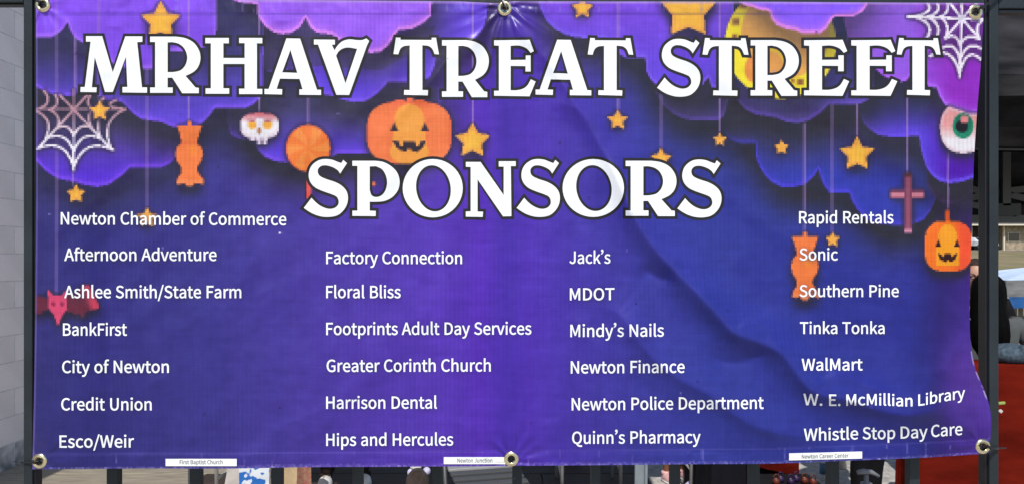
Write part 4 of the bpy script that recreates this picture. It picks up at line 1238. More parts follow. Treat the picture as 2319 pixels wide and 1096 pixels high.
for n in NAMES:
    write(n[0], n[1], n[2], name_base(n), n[5], 0.0005, V_WHITE, banner, 'sponsor_name', n[6])

# ---------------------------------------------------------------- paper stickers along the bottom hem
STICK = [((375, 536, 1038, 1054.5), 0.0, "First Baptist Church", (407, 504, 1050.0), 'white paper sticker near the left end of the bottom hem'),
         ((1005, 1146, 1034, 1050), 0.0, "Newton Junction", (1036, 1115, 1046.4), 'white paper sticker beside the middle bottom eyelet'),
         ((1787, 1952.5, 1023.5, 1039.5), -0.026, "Newton Career Center", (1816, 1922, 1036.2), 'white paper sticker, slightly tilted, near the right end of the bottom hem')]
for (x0, x1, y0, y1), sl, txt, (tx0, tx1, tb), lb in STICK:
    cxm = (x0 + x1) / 2
    rect = [(x, y + (x - cxm) * sl) for x, y in ((x0, y0), (x1, y0), (x1, y1), (x0, y1))]
    A, F = fill([rect], [], 5.0)
    st = draped('sticker', A, F, 0.0022, M['sticker'], banner, lb)
    # sticker edge thickness
    ed = densify(rect, 8)
    au = np.array(ed)
    top = surf(au[:, 0], au[:, 1], 0.0022) - B0; lowp = surf(au[:, 0], au[:, 1], 0.0001) - B0
    m_ = MB(); nn = len(ed)
    m_.add(np.concatenate([top, lowp]), [(i, (i + 1) % nn, nn + (i + 1) % nn, nn + i) for i in range(nn)])
    m_.build('sticker_edge', M['sticker'], st)
    write(txt, tx0, tx1, lambda X, tb=tb, sl=sl, cxm=cxm: tb + (X - cxm) * sl, 9.0, 0.0027, V_GREY, st, 'sticker_lettering')

# ---------------------------------------------------------------- eyelets
for gx, gy in GROM:
    c = surf(gx, gy) - B0
    mbg = MB()
    prof = [(0.0074, 0.0), (0.0068, 0.0022), (0.0076, 0.0034), (0.0100, 0.0038), (0.0128, 0.0030), (0.0146, 0.0012), (0.0150, -0.0008)]
    nseg = 40
    vs, fs = [], []
    for r_, h_ in prof:
        for k in range(nseg):
            w = 2 * math.pi * k / nseg
            vs.append((c[0] + r_ * math.cos(w), c[1] - h_, c[2] + r_ * math.sin(w)))
    for i in range(len(prof) - 1):
        for k in range(nseg):
            fs.append((i * nseg + k, (i + 1) * nseg + k, (i + 1) * nseg + (k + 1) % nseg, i * nseg + (k + 1) % nseg))
    # barrel going back through the sheet
    b = len(vs)
    for r_, y_ in ((0.0074, 0.0), (0.0074, 0.006)):
        for k in range(nseg):
            w = 2 * math.pi * k / nseg
            vs.append((c[0] + r_ * math.cos(w), c[1] + y_, c[2] + r_ * math.sin(w)))
    for k in range(nseg):
        fs.append((b + k, b + (k + 1) % nseg, b + nseg + (k + 1) % nseg, b + nseg + k))
    mbg.add(vs, fs, True)
    mbg.build('eyelet', M['brass'], banner)

# ================================================================== THE FENCE
FD = 1.452
fence = empty('metal_fence', P(1159, 590, FD + 0.01) * Vector((1, 1, 0)) if False else Vector((0, FD + 0.01, 0)))
tag(fence, 'black metal picket fence that carries the purple banner', 'fence')
FB = Vector(fence.location)
def fbox(name, px0, px1, z0, z1, d0, d1, mt='paint', parent=fence, bevel=0.0015):
    a = (px0 - CX) * d0 / FPX; b = (px1 - CX) * d0 / FPX
    mb = MB().box(Vector(((a + b) / 2, (d0 + d1) / 2, (z0 + z1) / 2)) - FB, (abs(b - a), d1 - d0, z1 - z0))
    return mb.build(name, M[mt], parent, bevel)
zz = lambda v, d=FD: EYE - (v - HZ) * d / FPX
TOPZ = zz(-60)
p = fbox('post', 53, 72.5, 0, TOPZ, FD, FD + 0.03)
fbox('channel', 73, 80, 0.0, TOPZ - .004, FD + 0.006, FD + 0.028, 'cavity', p, 0.001)
p = fbox('post', 2241, 2262, 0, TOPZ, FD, FD + 0.03)
fbox('channel', 2231, 2240.5, 0.0, TOPZ - .004, FD + 0.006, FD + 0.028, 'cavity', p, 0.001)
fbox('rail', 81, 2230.5, zz(12), zz(-34), FD + 0.004, FD + 0.030)
fbox('rail', 81, 2230.5, 0.10, 0.135, FD + 0.004, FD + 0.030)
fbox('rail', -420, 52.3, zz(4.5), zz(-42), FD + 0.003, FD + 0.030)
fbox('rail_lip', -420, 52.3, zz(8.5), zz(4.8), FD + 0.010, FD + 0.026, 'cavity')
fbox('rail', 2262.6, 2720, zz(18.5), zz(-30), FD + 0.003, FD + 0.030)
fbox('rail_lip', 2262.6, 2720, zz(27), zz(19), FD + 0.008, FD + 0.026, 'cavity')
fbox('rail', -420, 52.3, 0.10, 0.135, FD + 0.003, FD + 0.030)
fbox('rail', 2262.6, 2720, 0.10, 0.135, FD + 0.003, FD + 0.030)
for x0, x1 in ((241, 266), (429, 452.5), (613.5, 637), (798, 820), (979, 1001), (1160, 1182), (1339, 1360), (1519, 1541), (1698.5, 1721), (1878, 1901), (2060, 2083)):
    fbox('picket', x0, x1, 0.05, zz(12.6), FD + 0.010, FD + 0.029, 'paint', fence, 0.001)

# ------------------------------------------------------------------ zip ties
def tie(label, pts, r=0.0017, mt='tie', head=None, group='zip ties holding the banner'):
    base = Vector(pts[0])
    t = empty('zip_tie', base)
    tag(t, label, 'zip tie', group)
    q = [Vector(p) - base for p in pts]
    MB().tube(q, r, 8, sx=1.6).build('strap', M[mt], t)
    if head is not None:
        MB().box(Vector(head) - base, (0.0085, 0.006, 0.0055), ry=0.4).build('head', M[mt], t, 0.0008)
    return t
F_ = BD - 0.008
tie('black zip tie through the top left eyelet of the banner', [P(99, 14, BD + .02), P(96, 11, F_), P(86, 2, F_), P(74, -10, FD - .004), P(60, -22, FD - .003), P(48, -24, FD + .02)], head=P(88, 4, F_ - .001))
tie('black zip tie over the top rail at the middle top eyelet', [P(1143, 24, BD + .02), P(1142, 19, F_ - .002), P(1140, 6, F_), P(1139, -12, FD), P(1139, -38, FD + .001), P(1139, -46, FD + .02)], 0.002)
tie('clear plastic zip tie beside the middle top eyelet', [P(1146, 22, BD + .02), P(1144, 14, F_ - .004), P(1141, 4, F_ - .004), P(1138, -8, FD - .004), P(1137, -30, FD - .003)], 0.0016, 'tie_clear')
tie('long black zip tie pulled from the top right eyelet up to the post', [P(2205, 32, BD + .02), P(2209, 27, F_), P(2222, 18, F_ - .003), P(2240, 7, FD - .010), P(2258, -4, FD - .007), P(2272, -14, FD - .004), P(2274, -14, FD + .03)], 0.0021, head=P(2224, 17, F_ - .004))
tie('black zip tie round the left post at the bottom left eyelet', [P(92, 1042, BD + .02), P(89, 1043, F_), P(76, 1045, F_), P(62, 1046, FD - .004), P(51, 1046.5, FD - .002), P(48, 1046, FD + .02)], 0.0016, head=P(77, 1045, F_))
MB().tube([P(46, 1045, FD - .001), P(40, 1044, FD), P(28, 1044.6, FD)], [0.0013, 0.0012, 0.0009], 6)
tie('black zip tie tail sticking out left of the left post', [P(50, 1046.2, FD - .003), P(42, 1044, FD - .002), P(30, 1044.5, FD - .001)], 0.0011)
tie('short black zip tie behind the middle bottom eyelet', [P(1158, 1030, FD + .004), P(1157, 1038, BD + .006), P(1157, 1048, FD + .004)], 0.0014)
tie('black zip tie round the right post at the bottom right eyelet', [P(2221, 1010, BD + .02), P(2228, 1010, F_), P(2242, 1012, F_ - .004), P(2256, 1014, FD - .008), P(2266, 1014, FD - .006), P(2279, 1013.5, FD - .004)], [0.0021, 0.0021, 0.0024, 0.0024, 0.0016, 0.001], head=P(2240, 1012, F_ - .005))

# ================================================================== GROUND
def terr(y, x=0):
    z = np.interp(y, [10.5, 18, 28, 85, 110, 900], [-0.02, -1.5, -1.5, 2.72, 2.9, 3.0])
    return float(z)
mb = MB()
mb.add([(-14, -6, 0), (16, -6, 0), (16, 10.6, 0), (-14, 10.6, 0)], [(0, 1, 2, 3)])
link('concrete_yard', mb.mesh('concrete_yard'), M['concrete'])['kind'] = 'structure'
ys = [10.2, 12, 14, 16, 18, 22, 28, 34, 40, 46, 52, 58, 64, 70, 76, 82, 85, 90, 100, 120, 200, 700]
xs = [-500, -120, -60, -30, -14, 0, 8, 14, 20, 26, 32, 40, 50, 60, 80, 120, 500]
vs = [(x, y, terr(y) - (0.03 if y < 11 else 0) + (0.10 * math.sin(x * 0.31 + y * 0.23) if 30 < y < 84 else 0)) for y in ys for x in xs]
fs = [(j * len(xs) + i, j * len(xs) + i + 1, (j + 1) * len(xs) + i + 1, (j + 1) * len(xs) + i) for j in range(len(ys) - 1) for i in range(len(xs) - 1)]
link('grass_slope', MB().add(vs, fs, True).mesh('grass_slope'), M['grass'])['kind'] = 'structure'
mb = MB()
mb.add([(-500, -6.02, -0.03), (500, -6.02, -0.03), (500, -400, -0.03), (-500, -400, -0.03)], [(0, 1, 2, 3)])
mb.add([(-500, 10.2, -0.05), (-14, 10.2, -0.05), (-14, -6.02, -0.05), (-500, -6.02, -0.05)], [(0, 1, 2, 3)])
mb.add([(16, 10.2, -0.05), (500, 10.2, -0.05), (500, -6.02, -0.05), (16, -6.02, -0.05)], [(0, 1, 2, 3)])
link('ground', mb.mesh('ground'), M['grass'])['kind'] = 'structure'

# plank walkway behind the fence
walk = empty('plank_walkway', (0, 5.0, 0))
walk['kind'] = 'structure'
pl_me = {}
for r_, y0 in enumerate([4.178, 4.458, 4.738, 5.018, 5.298, 5.578, 5.858]):
    x = -3.69
    first = [1.9, 1.1, 2.4, 1.5, 2.2, 1.3, 2.0][r_]
    while x < 0.90:
        Ln = first if x == -3.69 else 2.4
        x1 = min(x + Ln, 0.96)
        if x1 - x > 0.2:
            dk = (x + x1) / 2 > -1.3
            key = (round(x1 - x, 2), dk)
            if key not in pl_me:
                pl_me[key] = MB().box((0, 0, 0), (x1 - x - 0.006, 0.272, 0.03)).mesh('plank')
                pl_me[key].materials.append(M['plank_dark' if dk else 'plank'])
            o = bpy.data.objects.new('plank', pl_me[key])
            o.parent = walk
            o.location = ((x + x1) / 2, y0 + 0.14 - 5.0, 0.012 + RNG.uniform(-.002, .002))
            b = o.modifiers.new('bevel', 'BEVEL'); b.width = 0.004; b.segments = 1
            COL.objects.link(o)
        x = x1 + 0.0001

# block wall on the left
wall = empty('block_wall', (-3.8, 6.6, 0))
tag(wall, 'tall grey concrete block wall running back at the left', 'wall')
MB().box((0.0, -2.8, 2.0), (0.2015, 11.62, 4.0)).build('mortar', M['mortar'], wall)
bm_, bw_ = MB().box((0, 0, 0), (0.012, 0.392, 0.193)).mesh('block'), MB().box((0, 0, 0), (0.012, 0.392, 0.193)).mesh('block_worn')
bm_.materials.append(M['block']); bw_.materials.append(M['block_worn'])
for r_ in range(20):
    for c_ in range(15):
        y = -3.0 + 0.2 + c_ * 0.4 + (0.2 if r_ % 2 else 0) - (0.1)
        if y > 2.9: continue
        worn = (r_ == 0 and c_ in (4, 5))
        o = bpy.data.objects.new('block', bw_ if worn else bm_)
        o.parent = wall
        o.location = (0.0965 + RNG.uniform(-.0006, .0006), y, 0.1 + r_ * 0.2)
        if worn: o['label'] = 'block with chipped black stains at the foot of the wall'
        COL.objects.link(o)
        bv = o.modifiers.new('bevel', 'BEVEL'); bv.width = 0.002; bv.segments = 1

# ================================================================== CANOPIES
def panel_strip(a, b, h, n=26, amp=0.012, seed=0, scallop=0.0):
    """hanging cloth strip from a to b (top edge), height h, with soft folds"""
    a, b = Vector(a), Vector(b)
    t = (b - a).normalized(); nrm = t.cross(Vector((0, 0, 1)))
    rr = random.Random(seed); ph = rr.random() * 9
    m = 5; vs, fs = [], []
    for j in range(m + 1):
        for i in range(n + 1):
            s = i / n
            w = amp * (math.sin(s * n * 0.55 + ph) + 0.6 * math.sin(s * n * 1.3 + ph * 2)) * (j / m)
            vs.append(a.lerp(b, s) + nrm * w - Vector((0, 0, h * j / m * (1 + scallop * math.sin(s * 7 + ph)))))
    for j in range(m):
        for i in range(n):
            fs.append((j * (n + 1) + i, j * (n + 1) + i + 1, (j + 1) * (n + 1) + i + 1, (j + 1) * (n + 1) + i))
    return vs, fs

def sag_panel(c4, n=14, sag=0.06, seed=0):
    """roof cloth patch through 4 corners with sag and wrinkles"""
    a, b, c, d = [Vector(q) for q in c4]
    vs, fs = [], []
    rr = random.Random(seed); p1, p2 = rr.random() * 6, rr.random() * 6
    for j in range(n + 1):
        for i in range(n + 1):
            u, v = i / n, j / n
            q = a.lerp(b, u).lerp(d.lerp(c, u), v)
            q.z -= sag * math.sin(math.pi * u) * math.sin(math.pi * v) + 0.014 * math.sin(u * 17 + v * 5 + p1) * math.sin(math.pi * v) + 0.02 * math.sin(v * 11 + u * 3 + p2) * math.sin(math.pi * u)
            vs.append(q)
    for j in range(n):
        for i in range(n):
            fs.append((j * (n + 1) + i, j * (n + 1) + i + 1, (j + 1) * (n + 1) + i + 1, (j + 1) * (n + 1) + i))
    return vs, fs

def canopy(label, x0, x1, y0, y1, z0, eave, ridge, fab, val, leg, vh=0.13, gable=True, ov=0.0, group=None, front_truss=True, legr=0.016, back_h=None):
    cx, cy = (x0 + x1) / 2, (y0 + y1) / 2
    t = empty('pop_up_canopy', (cx, cy, z0))
    tag(t, label, 'canopy tent', group)
    X0, X1, Y0, Y1 = x0 - cx, x1 - cx, y0 - cy, y1 - cy
    if gable:
        v, f = sag_panel([(X0, Y0, eave), (X1, Y0, eave), (X1, 0, ridge), (X0, 0, ridge)], 22, 0.07, 1)
        MB().add(v, f, True).build('roof_panel', fab, t)
        v, f = sag_panel([(X0, 0, ridge), (X1, 0, ridge), (X1, Y1, eave), (X0, Y1, eave)], 22, 0.07, 2)
        MB().add(v, f, True).build('roof_panel', fab, t)
        for xx in (X0, X1):
            MB().add([(xx, Y0, eave), (xx, Y1, eave), (xx, 0, ridge)], [(0, 1, 2)]).build('gable', fab, t)
    else:
        cs = [(X0, Y0, eave), (X1, Y0, eave), (X1, Y1, eave), (X0, Y1, eave)]
        for k in range(4):
            a, b = cs[k], cs[(k + 1) % 4]
            v, f = sag_panel([a, b, (0.01, 0, ridge), (-0.01, 0, ridge)], 12, 0.05, k)
            MB().add(v, f, True).build('roof_panel', fab, t)
    e = eave + 0.002
    for k, (a, b) in enumerate((((X0, Y0, e), (X1, Y0, e)), ((X1, Y0, e), (X1, Y1, e)), ((X1, Y1, e), (X0, Y1, e)), ((X0, Y1, e), (X0, Y0, e)))):
        v, f = panel_strip(a, b, (back_h if (back_h and k == 2) else vh), 40, 0.012, k)
        MB().add(v, f, True).build('valance', val, t)
    for xx in (X0 + .03, X1 - .03):
        for yy in (Y0 + .03, Y1 - .03):
            lg = MB().box((xx, yy, eave / 2), (legr * 2, legr * 2, eave - 0.01)).build('leg', leg, t, 0.002)
            MB().box((xx, yy, 0.004), (0.09, 0.09, 0.008)).build('foot', leg, lg)
    for yy in ((Y0 + .03, Y1 - .03) if front_truss else (Y1 - .03,)):
        n = 4
        for k in range(n):
            a, b = X0 + (X1 - X0) * k / n + .04, X0 + (X1 - X0) * (k + 1) / n - .02
            MB().bar((a, yy, eave - .36), (b, yy + .004, eave - .05), 0.026, 0.012).build('strut', leg, t)
            MB().bar((a, yy + .016, eave - .05), (b, yy + .020, eave - .36), 0.026, 0.012).build('strut', leg, t)
    return t

canopy('unseen canopy tent added behind the banner to shade the middle ground', -1.41, 0.738, 3.17, 5.8, 0, 2.24, 3.0, M['black_fabric'], M['black_fabric'], M['frame_grey'], 0.14)  # hidden canopy, added to cast shade on the ground behind the banner
tb = canopy('black canopy tent with a wrinkled roof right of the fence post', 1.352, 6.2, 4.2, 7.4, 0, 2.60, 4.1, M['black_fabric'], M['black_fabric'], M['frame_grey'], 0.12, back_h=0.40, front_truss=False)
o3 = Vector(tb.location)
D2 = 7.30
v, f = panel_strip(P(2000, 288, 5.2) - o3, P(2700, 288, 5.2) - o3, 0.150, 60, .018, 11)
MB().add(v, f, True).build('rolled_wall', M['black_roll'], tb)
MB().tube([P(2000, 337, 5.2) - o3, P(2200, 336, 5.2) - o3, P(2400, 338, 5.2) - o3, P(2700, 337, 5.2) - o3], 0.012, 8).build('hem_bar', M['cavity'], tb)
for nm, a, b, w, mt in (('upright', (2279, 345), (2279, 466), 18, 'frame_grey'), ('crossbar', (2120, 496), (2420, 496), 17, 'frame_grey'),
                        ('bracket', (2258, 475), (2311, 475), 27, 'cavity'), ('curtain', (2050, 420), (2500, 420), 150, 'black_fabric'),
                        ('strut', (2288, 432), (2400, 420), 14, 'frame_grey'), ('strut', (2288, 442), (2400, 470), 14, 'frame_grey'),
                        ('strut', (2150, 416), (2262, 444), 14, 'frame_grey'), ('strut', (2150, 462), (2262, 432), 14, 'frame_grey'),
                        ('strut', (2150, 452), (2262, 478), 13, 'frame_grey'), ('strut', (2292, 486), (2400, 424), 15, 'trouser')):
    dd = D2 - (0.06 if nm in ('upright', 'bracket') else 0.0) + (0.05 if nm == 'curtain' else 0)
    A_, B_ = P(a[0], a[1], dd) - o3, P(b[0], b[1], dd) - o3
    MB().bar(A_, B_, w * dd / FPX, 0.02).build(nm, M[mt], tb)

# ================================================================== TABLES AND THINGS BEHIND THE FENCE
def cloth_box(x0, x1, y0, y1, z0, z1, n=34, amp=0.015, seed=1, flare=0.03):
    """tablecloth over a box: rounded top edge and hanging folds"""
    rr = random.Random(seed)
    ph = [rr.random() * 6 for _ in range(4)]
    cx, cy = (x0 + x1) / 2, (y0 + y1) / 2
    per = []
    K = n
    for s in range(4):
        for i in range(K):
            t = i / K
            c = [((x0, y0), (x1, y0)), ((x1, y0), (x1, y1)), ((x1, y1), (x0, y1)), ((x0, y1), (x0, y0))][s]
            per.append((c[0][0] + (c[1][0] - c[0][0]) * t, c[0][1] + (c[1][1] - c[0][1]) * t))
    N = len(per); vs = []; fs = []
    lv = [(0.985, z1), (1.0, z1 - 0.006), (1.003, z1 - 0.03)] + [(None, z1 - (z1 - z0) * k / 9) for k in range(1, 10)]
    for j, (sc, z) in enumerate(lv):
        for i, (x, y) in enumerate(per):
            if sc is not None:
                vs.append((cx + (x - cx) * sc, cy + (y - cy) * sc, z - (0.01 if False else 0)))
            else:
                k = (z1 - z) / (z1 - z0)
                s = i * 2 * math.pi / N
                w = k * (flare + amp * (math.sin(s * 9 + ph[0]) + .6 * math.sin(s * 17 + ph[1] + k) + .4 * math.sin(s * 31 + ph[2])))
                d = math.hypot(x - cx, y - cy)
                vs.append((x + (x - cx) / d * w, y + (y - cy) / d * w, z))
    for j in range(len(lv) - 1):
        for i in range(N):
            fs.append((j * N + (i + 1) % N, j * N + i, (j + 1) * N + i, (j + 1) * N + (i + 1) % N))
    fs.append(tuple(range(N)))
    return vs, fs

# red table at the right
o = empty('tall_table', (2.94, 3.43, 0)); tag(o, 'tall table at the right, hidden under a red cloth', 'table')
MB().box((0, 0, 1.05), (2.16, 0.14, 0.03)).build('table_top', M['galv'], o)
for sx in (-1.02, 1.02):
    for sy in (-.05, .05):
        MB().tube([(sx, sy, 0), (sx, sy, 1.035)], 0.014, 8).build('leg', M['galv'], o)
v, f = cloth_box(1.83, 4.05, 3.34, 3.52, 0.04, 1.080, 40, 0.008, 4, 0.01)
c = link('tablecloth', MB().add(v, f, True).mesh('tablecloth'), M['red_cloth'])
tag(c, 'red cloth hanging over the tall table right of the fence post', 'tablecloth')
gd = empty('green_trinket', P(2268, 912, 3.28)); tag(gd, 'small green paper tag pinned to the red tablecloth', 'tag')
MB().box((0, 0, 0), (0.030, 0.012, 0.012), ry=-0.1).build('tag_body', M['green'], gd, 0.003)
MB().box((-0.004, 0, -0.036), (0.014, 0.01, 0.014), ry=0.7).build('tag_star', M['cream'], gd, 0.002)

# black-clothed table with a red runner
o = empty('black_table', (1.425, 4.72, 0)); tag(o, 'table under a black cloth behind the right half of the banner', 'table')
MB().box((0, 0, .72), (0.42, .6, .03)).build('table_top', M['galv'], o)
for sx in (-.18, .18):
    for sy in (-.25, .25):
        MB().tube([(sx, sy, 0), (sx, sy, .70)], 0.013, 8).build('leg', M['galv'], o)
v, f = cloth_box(1.19, 1.66, 4.38, 5.05, 0.03, .745, 30, .01, 7, .012)
c = link('tablecloth', MB().add(v, f, True).mesh('tablecloth'), M['black_cloth']); tag(c, 'black cloth hanging to the ground between two fence pickets', 'tablecloth')
vs = []
n = 16
for j in range(7):
    for i in range(n + 1):
        s = i / n
        x = 1.43 + s * 0.245
        low = P(0, 1058 + 22 * s - 40 * max(0, s - .8), 4.3).z
        vs.append((x, 4.315 + 0.008 * math.sin(s * 19), .76 + (low - .76) * j / 6))
for i in range(n + 1):
    vs.append((1.43 + i / n * .245, 4.9, .765))
fs = [(j * (n + 1) + i, j * (n + 1) + i + 1, (j + 1) * (n + 1) + i + 1, (j + 1) * (n + 1) + i) for j in range(6) for i in range(n)]
fs += [(7 * (n + 1) + i, 7 * (n + 1) + i + 1, i + 1, i) for i in range(n)]
c = link('table_runner', MB().add(vs, fs, True).mesh('table_runner'), M['red_cloth']); tag(c, 'red cloth runner whose slanted hem hangs over the black cloth', 'table runner')

# crate with small halloween pails
cr = empty('black_crate', (1.50, 4.02, 0)); tag(cr, 'low black crate carrying small orange and purple pails', 'crate')
mb = MB().box((0, 0, .17), (.32, .30, .34)); mb.build('crate_body', M['black_cloth'], cr, .012)
MB().box((0, 0, .3445), (.34, .32, .006)).build('crate_lid', M['black_wear'], cr, .002)
def pail(label, x, y, mt, s=1.0):
    t = empty('pail', (x, y, .3477)); tag(t, label, 'pail', 'small pails on the black crate')
    MB().lathe([(.010, 0), (.016, .003), (.020, .014), (.018, .026), (.015, .031), (.013, .031), (.016, .022)], (0, 0, 0), 16).build('bucket', M[mt], t)
    MB().tube([(.015 * math.cos(a), 0, .030 + .026 * math.sin(a)) for a in [math.pi * k / 8 for k in range(9)]], .0026, 6).build('handle', M[mt], t)
for lb, px, mt, dy in (('leftmost orange pail on the black crate', 1752, 'orange', 0), ('purple pail between the leftmost orange pail and the tipped one', 1768, 'purple', .04), ('purple pail in the middle of the black crate', 1785, 'purple', 0),
                   ('dark purple pail left of the two right orange pails', 1805, 'purple', .05), ('orange pail second from the right on the black crate', 1819, 'orange', .02), ('rightmost orange pail on the black crate', 1833, 'orange', -.01)):
    pail(lb, (px - CX) * 4.02 / FPX, 3.98 + dy, mt)

def bottle(name, label, px, y, h, r, body, lab=None, cap=None):
    t = empty(name, ((px - CX) * y / FPX, y, 0.0)); tag(t, label, 'bottle')
    MB().lathe([(r * .9, 0), (r, .006), (r, h * .62), (r * .75, h * .74), (r * .36, h * .84), (r * .36, h * .93)], (0, 0, 0), 18).build('body', body, t)
    MB().lathe([(r * .42, h * .93), (r * .42, h)], (0, 0, 0), 14).build('cap', cap or M['white_rubber'], t)
    if lab: MB().lathe([(r * 1.02, h * .2), (r * 1.02, h * .56)], (0, 0, 0), 18).build('label', lab, t)
bottle('water_bottle', 'clear water bottle with a blue label on the pale concrete', 1866, 5.24, .22, .031, M['clear'], M['label_blue'])
bottle('juice_bottle', 'pale yellow bottle standing right of the picket on the concrete', 1908, 5.52, .20, .030, M['cream'], None)

# sanitizer on a small near table
nt_ = empty('side_table', (.98, 2.1, 0)); tag(nt_, 'small black side table just behind the fence under the pump bottle', 'table')
MB().box((0, 0, .74), (.5, .36, .02)).build('table_top', M['black_wear'], nt_, .004)
for sx in (-.22, .22):
    for sy in (-.15, .15):
        MB().tube([(sx, sy, 0), (sx, sy, .73)], .011, 8).build('leg', M['black_wear'], nt_)
sp = empty('pump_bottle', P(1962, 590, 2.0) * Vector((1, 1, 0)) + Vector((0, 0, .75))); tag(sp, 'grey hand sanitizer bottle with a pump top', 'bottle')
MB().lathe([(.030, 0), (.032, .01), (.032, .14), (.022, .165), (.012, .175), (.012, .185)], (0, 0, 0), 20).build('body', M['grey_plastic'], sp)
MB().lathe([(.015, .185), (.015, .200), (.006, .202), (.006, .222)], (0, 0, 0), 16).build('collar', M['grey_plastic'], sp)
MB().tube([(-.024, 0, .228), (-.006, 0, .231), (.014, 0, .229), (.034, 0, .218)], [.006, .0075, .0065, .004], 10).build('nozzle', M['grey_plastic'], sp)

# bags on the walkway
def bag(name, label, x, y, w, d, h, mt, side=None, lean=0.0, rz=0.0, handles=None, cat='bag'):
    t = empty(name, (x, y, .027), rz); tag(t, label, cat)
    fx, fy = w / 2, d / 2
    n = 8
    vs, fs = [], []
    rr = random.Random(int(x * 1000))
    lv = 7
    ring = [(-fx, -fy), (0, -fy), (fx, -fy), (fx, 0), (fx, fy), (0, fy), (-fx, fy), (-fx, 0)]
    for j in range(lv):
        k = j / (lv - 1)
        for i, (a, b) in enumerate(ring):
            pinch = 0.25 * k if i in (3, 7) else 0
            vs.append((a * (1 - pinch) + lean * k + rr.uniform(-.004, .004), b * (1 - .15 * k) + rr.uniform(-.004, .004), h * k))
    for j in range(lv - 1):
        for i in range(n):
            fs.append((j * n + i, j * n + (i + 1) % n, (j + 1) * n + (i + 1) % n, (j + 1) * n + i))
    fs.append(tuple(range(n - 1, -1, -1)))
    o = MB().add(vs, fs).build('bag_body', M[mt], t)
    if side:
        sv = [Vector(v) + Vector((0.0012, 0, 0)) for v in vs]
        q = [(j * n + i, j * n + (i + 1), (j + 1) * n + (i + 1), (j + 1) * n + i) for j in range(lv - 1) for i in (2, 3)]
        MB().add(sv, q).build('side_panel', M[side], t)
    if handles:
        for yy in (-fy * .6, fy * .6):
            MB().tube([(-w * .2 + lean, yy, h - .01), (-w * .14 + lean, yy, h + .07), (w * .14 + lean, yy, h + .07), (w * .2 + lean, yy, h - .01)], .004, 6).build('handle', M[handles], t)
    return t
bag('kraft_paper_bag', 'tall kraft paper bag with a red print on its side', -1.345, 4.62, .145, .12, .44, 'kraft', 'kraft_print', 0, -.62, 'kraft')
bag('tote_bag', 'cream cloth tote bag leaning beside the blue patterned bag', -1.70, 4.60, .20, .10, .42, 'cream', None, .07, 0.1, 'cream')
bag('gift_bag', 'blue and white patterned gift bag left of the paper bag', -1.545, 4.50, .19, .12, .40, 'blue_print', None, 0, -0.1, 'white_rubber')
bag('paper_bag', 'small white paper bag lying crumpled on the walkway', .40, 5.62, .20, .12, .075, 'white_rubber', None, .03, .3)

def folding_table(label, x, y, w, d, h, r):
    t = empty('folding_table', (x, y, .012)); tag(t, label, 'table')
    MB().box((0, 0, h), (w, d, .03)).build('table_top', M['white_rubber'], t, .005)
    for sx in (-1, 1):
        for sy in (-1, 1):
            MB().tube([(sx * (w / 2 - .02), sy * (d / 2 - .05), 0.014), (sx * (w / 2 - .02), sy * (d / 2 - .05), h - .014)], r, 10).build('leg', M['galv'], t)
        MB().tube([(sx * (w / 2 - .02), -(d / 2 - .05), .18), (sx * (w / 2 - .02), d / 2 - .05, .18)], r * .8, 8).build('stretcher', M['galv'], t)
folding_table('long white folding table behind the banner, seen by its thin legs', (-1.838 + .312) / 2 , 4.9, 2.19, .70, .72, .012)
folding_table('short folding table behind the banner, between the steel pole and the child', .935, 5.0, .50, .50, .72, .012)
# steel pole
pole = empty('steel_pole', (.5196, 3.0, 0)); tag(pole, 'pale blue-grey steel channel pole leaning slightly behind the fence', 'pole')
mb = MB()
mb.bar((0 - .004, 0, 0), (.012, 0, 1.9), .030, .010); mb.build('web', M['steel'], pole, .001)
MB().bar((-.024, -.008, 0), (-.008, -.008, 1.9), .010, .024).build('flange', M['steel'], pole, .001)
MB().bar((.016, -.008, 0), (.032, -.008, 1.9), .010, .024).build('flange', M['steel'], pole, .001)
MB().lathe([(.06, 0), (.06, .012), (.03, .02)], (0, 0, 0), 20).build('base_plate', M['steel'], pole)

# folding chair
ch = empty('folding_chair', (-.135, 3.8, 0), R(14)); tag(ch, 'grey metal folding chair between two middle pickets', 'chair')
for s in (-1, 1):
    MB().tube([(s * .20, -.20, 0), (s * .20, .06, .42), (s * .20, .20, .80)], .011, 8).build('leg', M['frame_grey'], ch)
    MB().tube([(s * .18, .22, 0), (s * .18, -.16, .44)], .011, 8).build('leg', M['frame_grey'], ch)
for k in range(4):
    MB().box((0, -.15 + k * .085, .452 + .004 * k), (.36, .055, .014)).build('seat_slat', M['galv' if k == 3 else 'frame_grey'], ch, .003)
MB().box((0, .19, .74), (.38, .014, .13)).build('backrest', M['frame_grey'], ch, .005)
MB().tube([(-.2, -.12, .13), (.2, -.12, .13)], .008, 8).build('crossbar', M['frame_grey'], ch)

# ================================================================== PEOPLE
def skin(name, J, E, material, parent, root, sub=2):
    names = list(J)
    me = bpy.data.meshes.new(name)
    me.from_pydata([J[k][0] for k in names], [(names.index(a), names.index(b)) for a, b in E], [])
    o = link(name, me, material, parent)
    sm = o.modifiers.new('skin', 'SKIN')
    sm.use_smooth_shade = True
    if not me.skin_vertices:
        bpy.context.view_layer.objects.active = o
    lay = me.skin_vertices[0] if len(me.skin_vertices) else None
    if lay is None:
        bm = bmesh.new(); bm.from_mesh(me); bm.verts.layers.skin.verify(); bm.to_mesh(me); bm.free()
        lay = me.skin_vertices[0]
    for i, k in enumerate(names):
        r = J[k][1]
        lay.data[i].radius = r if isinstance(r, tuple) else (r, r)
        lay.data[i].use_root = (k == root)
    ss = o.modifiers.new('sub', 'SUBSURF'); ss.levels = sub; ss.render_levels = sub
    return o

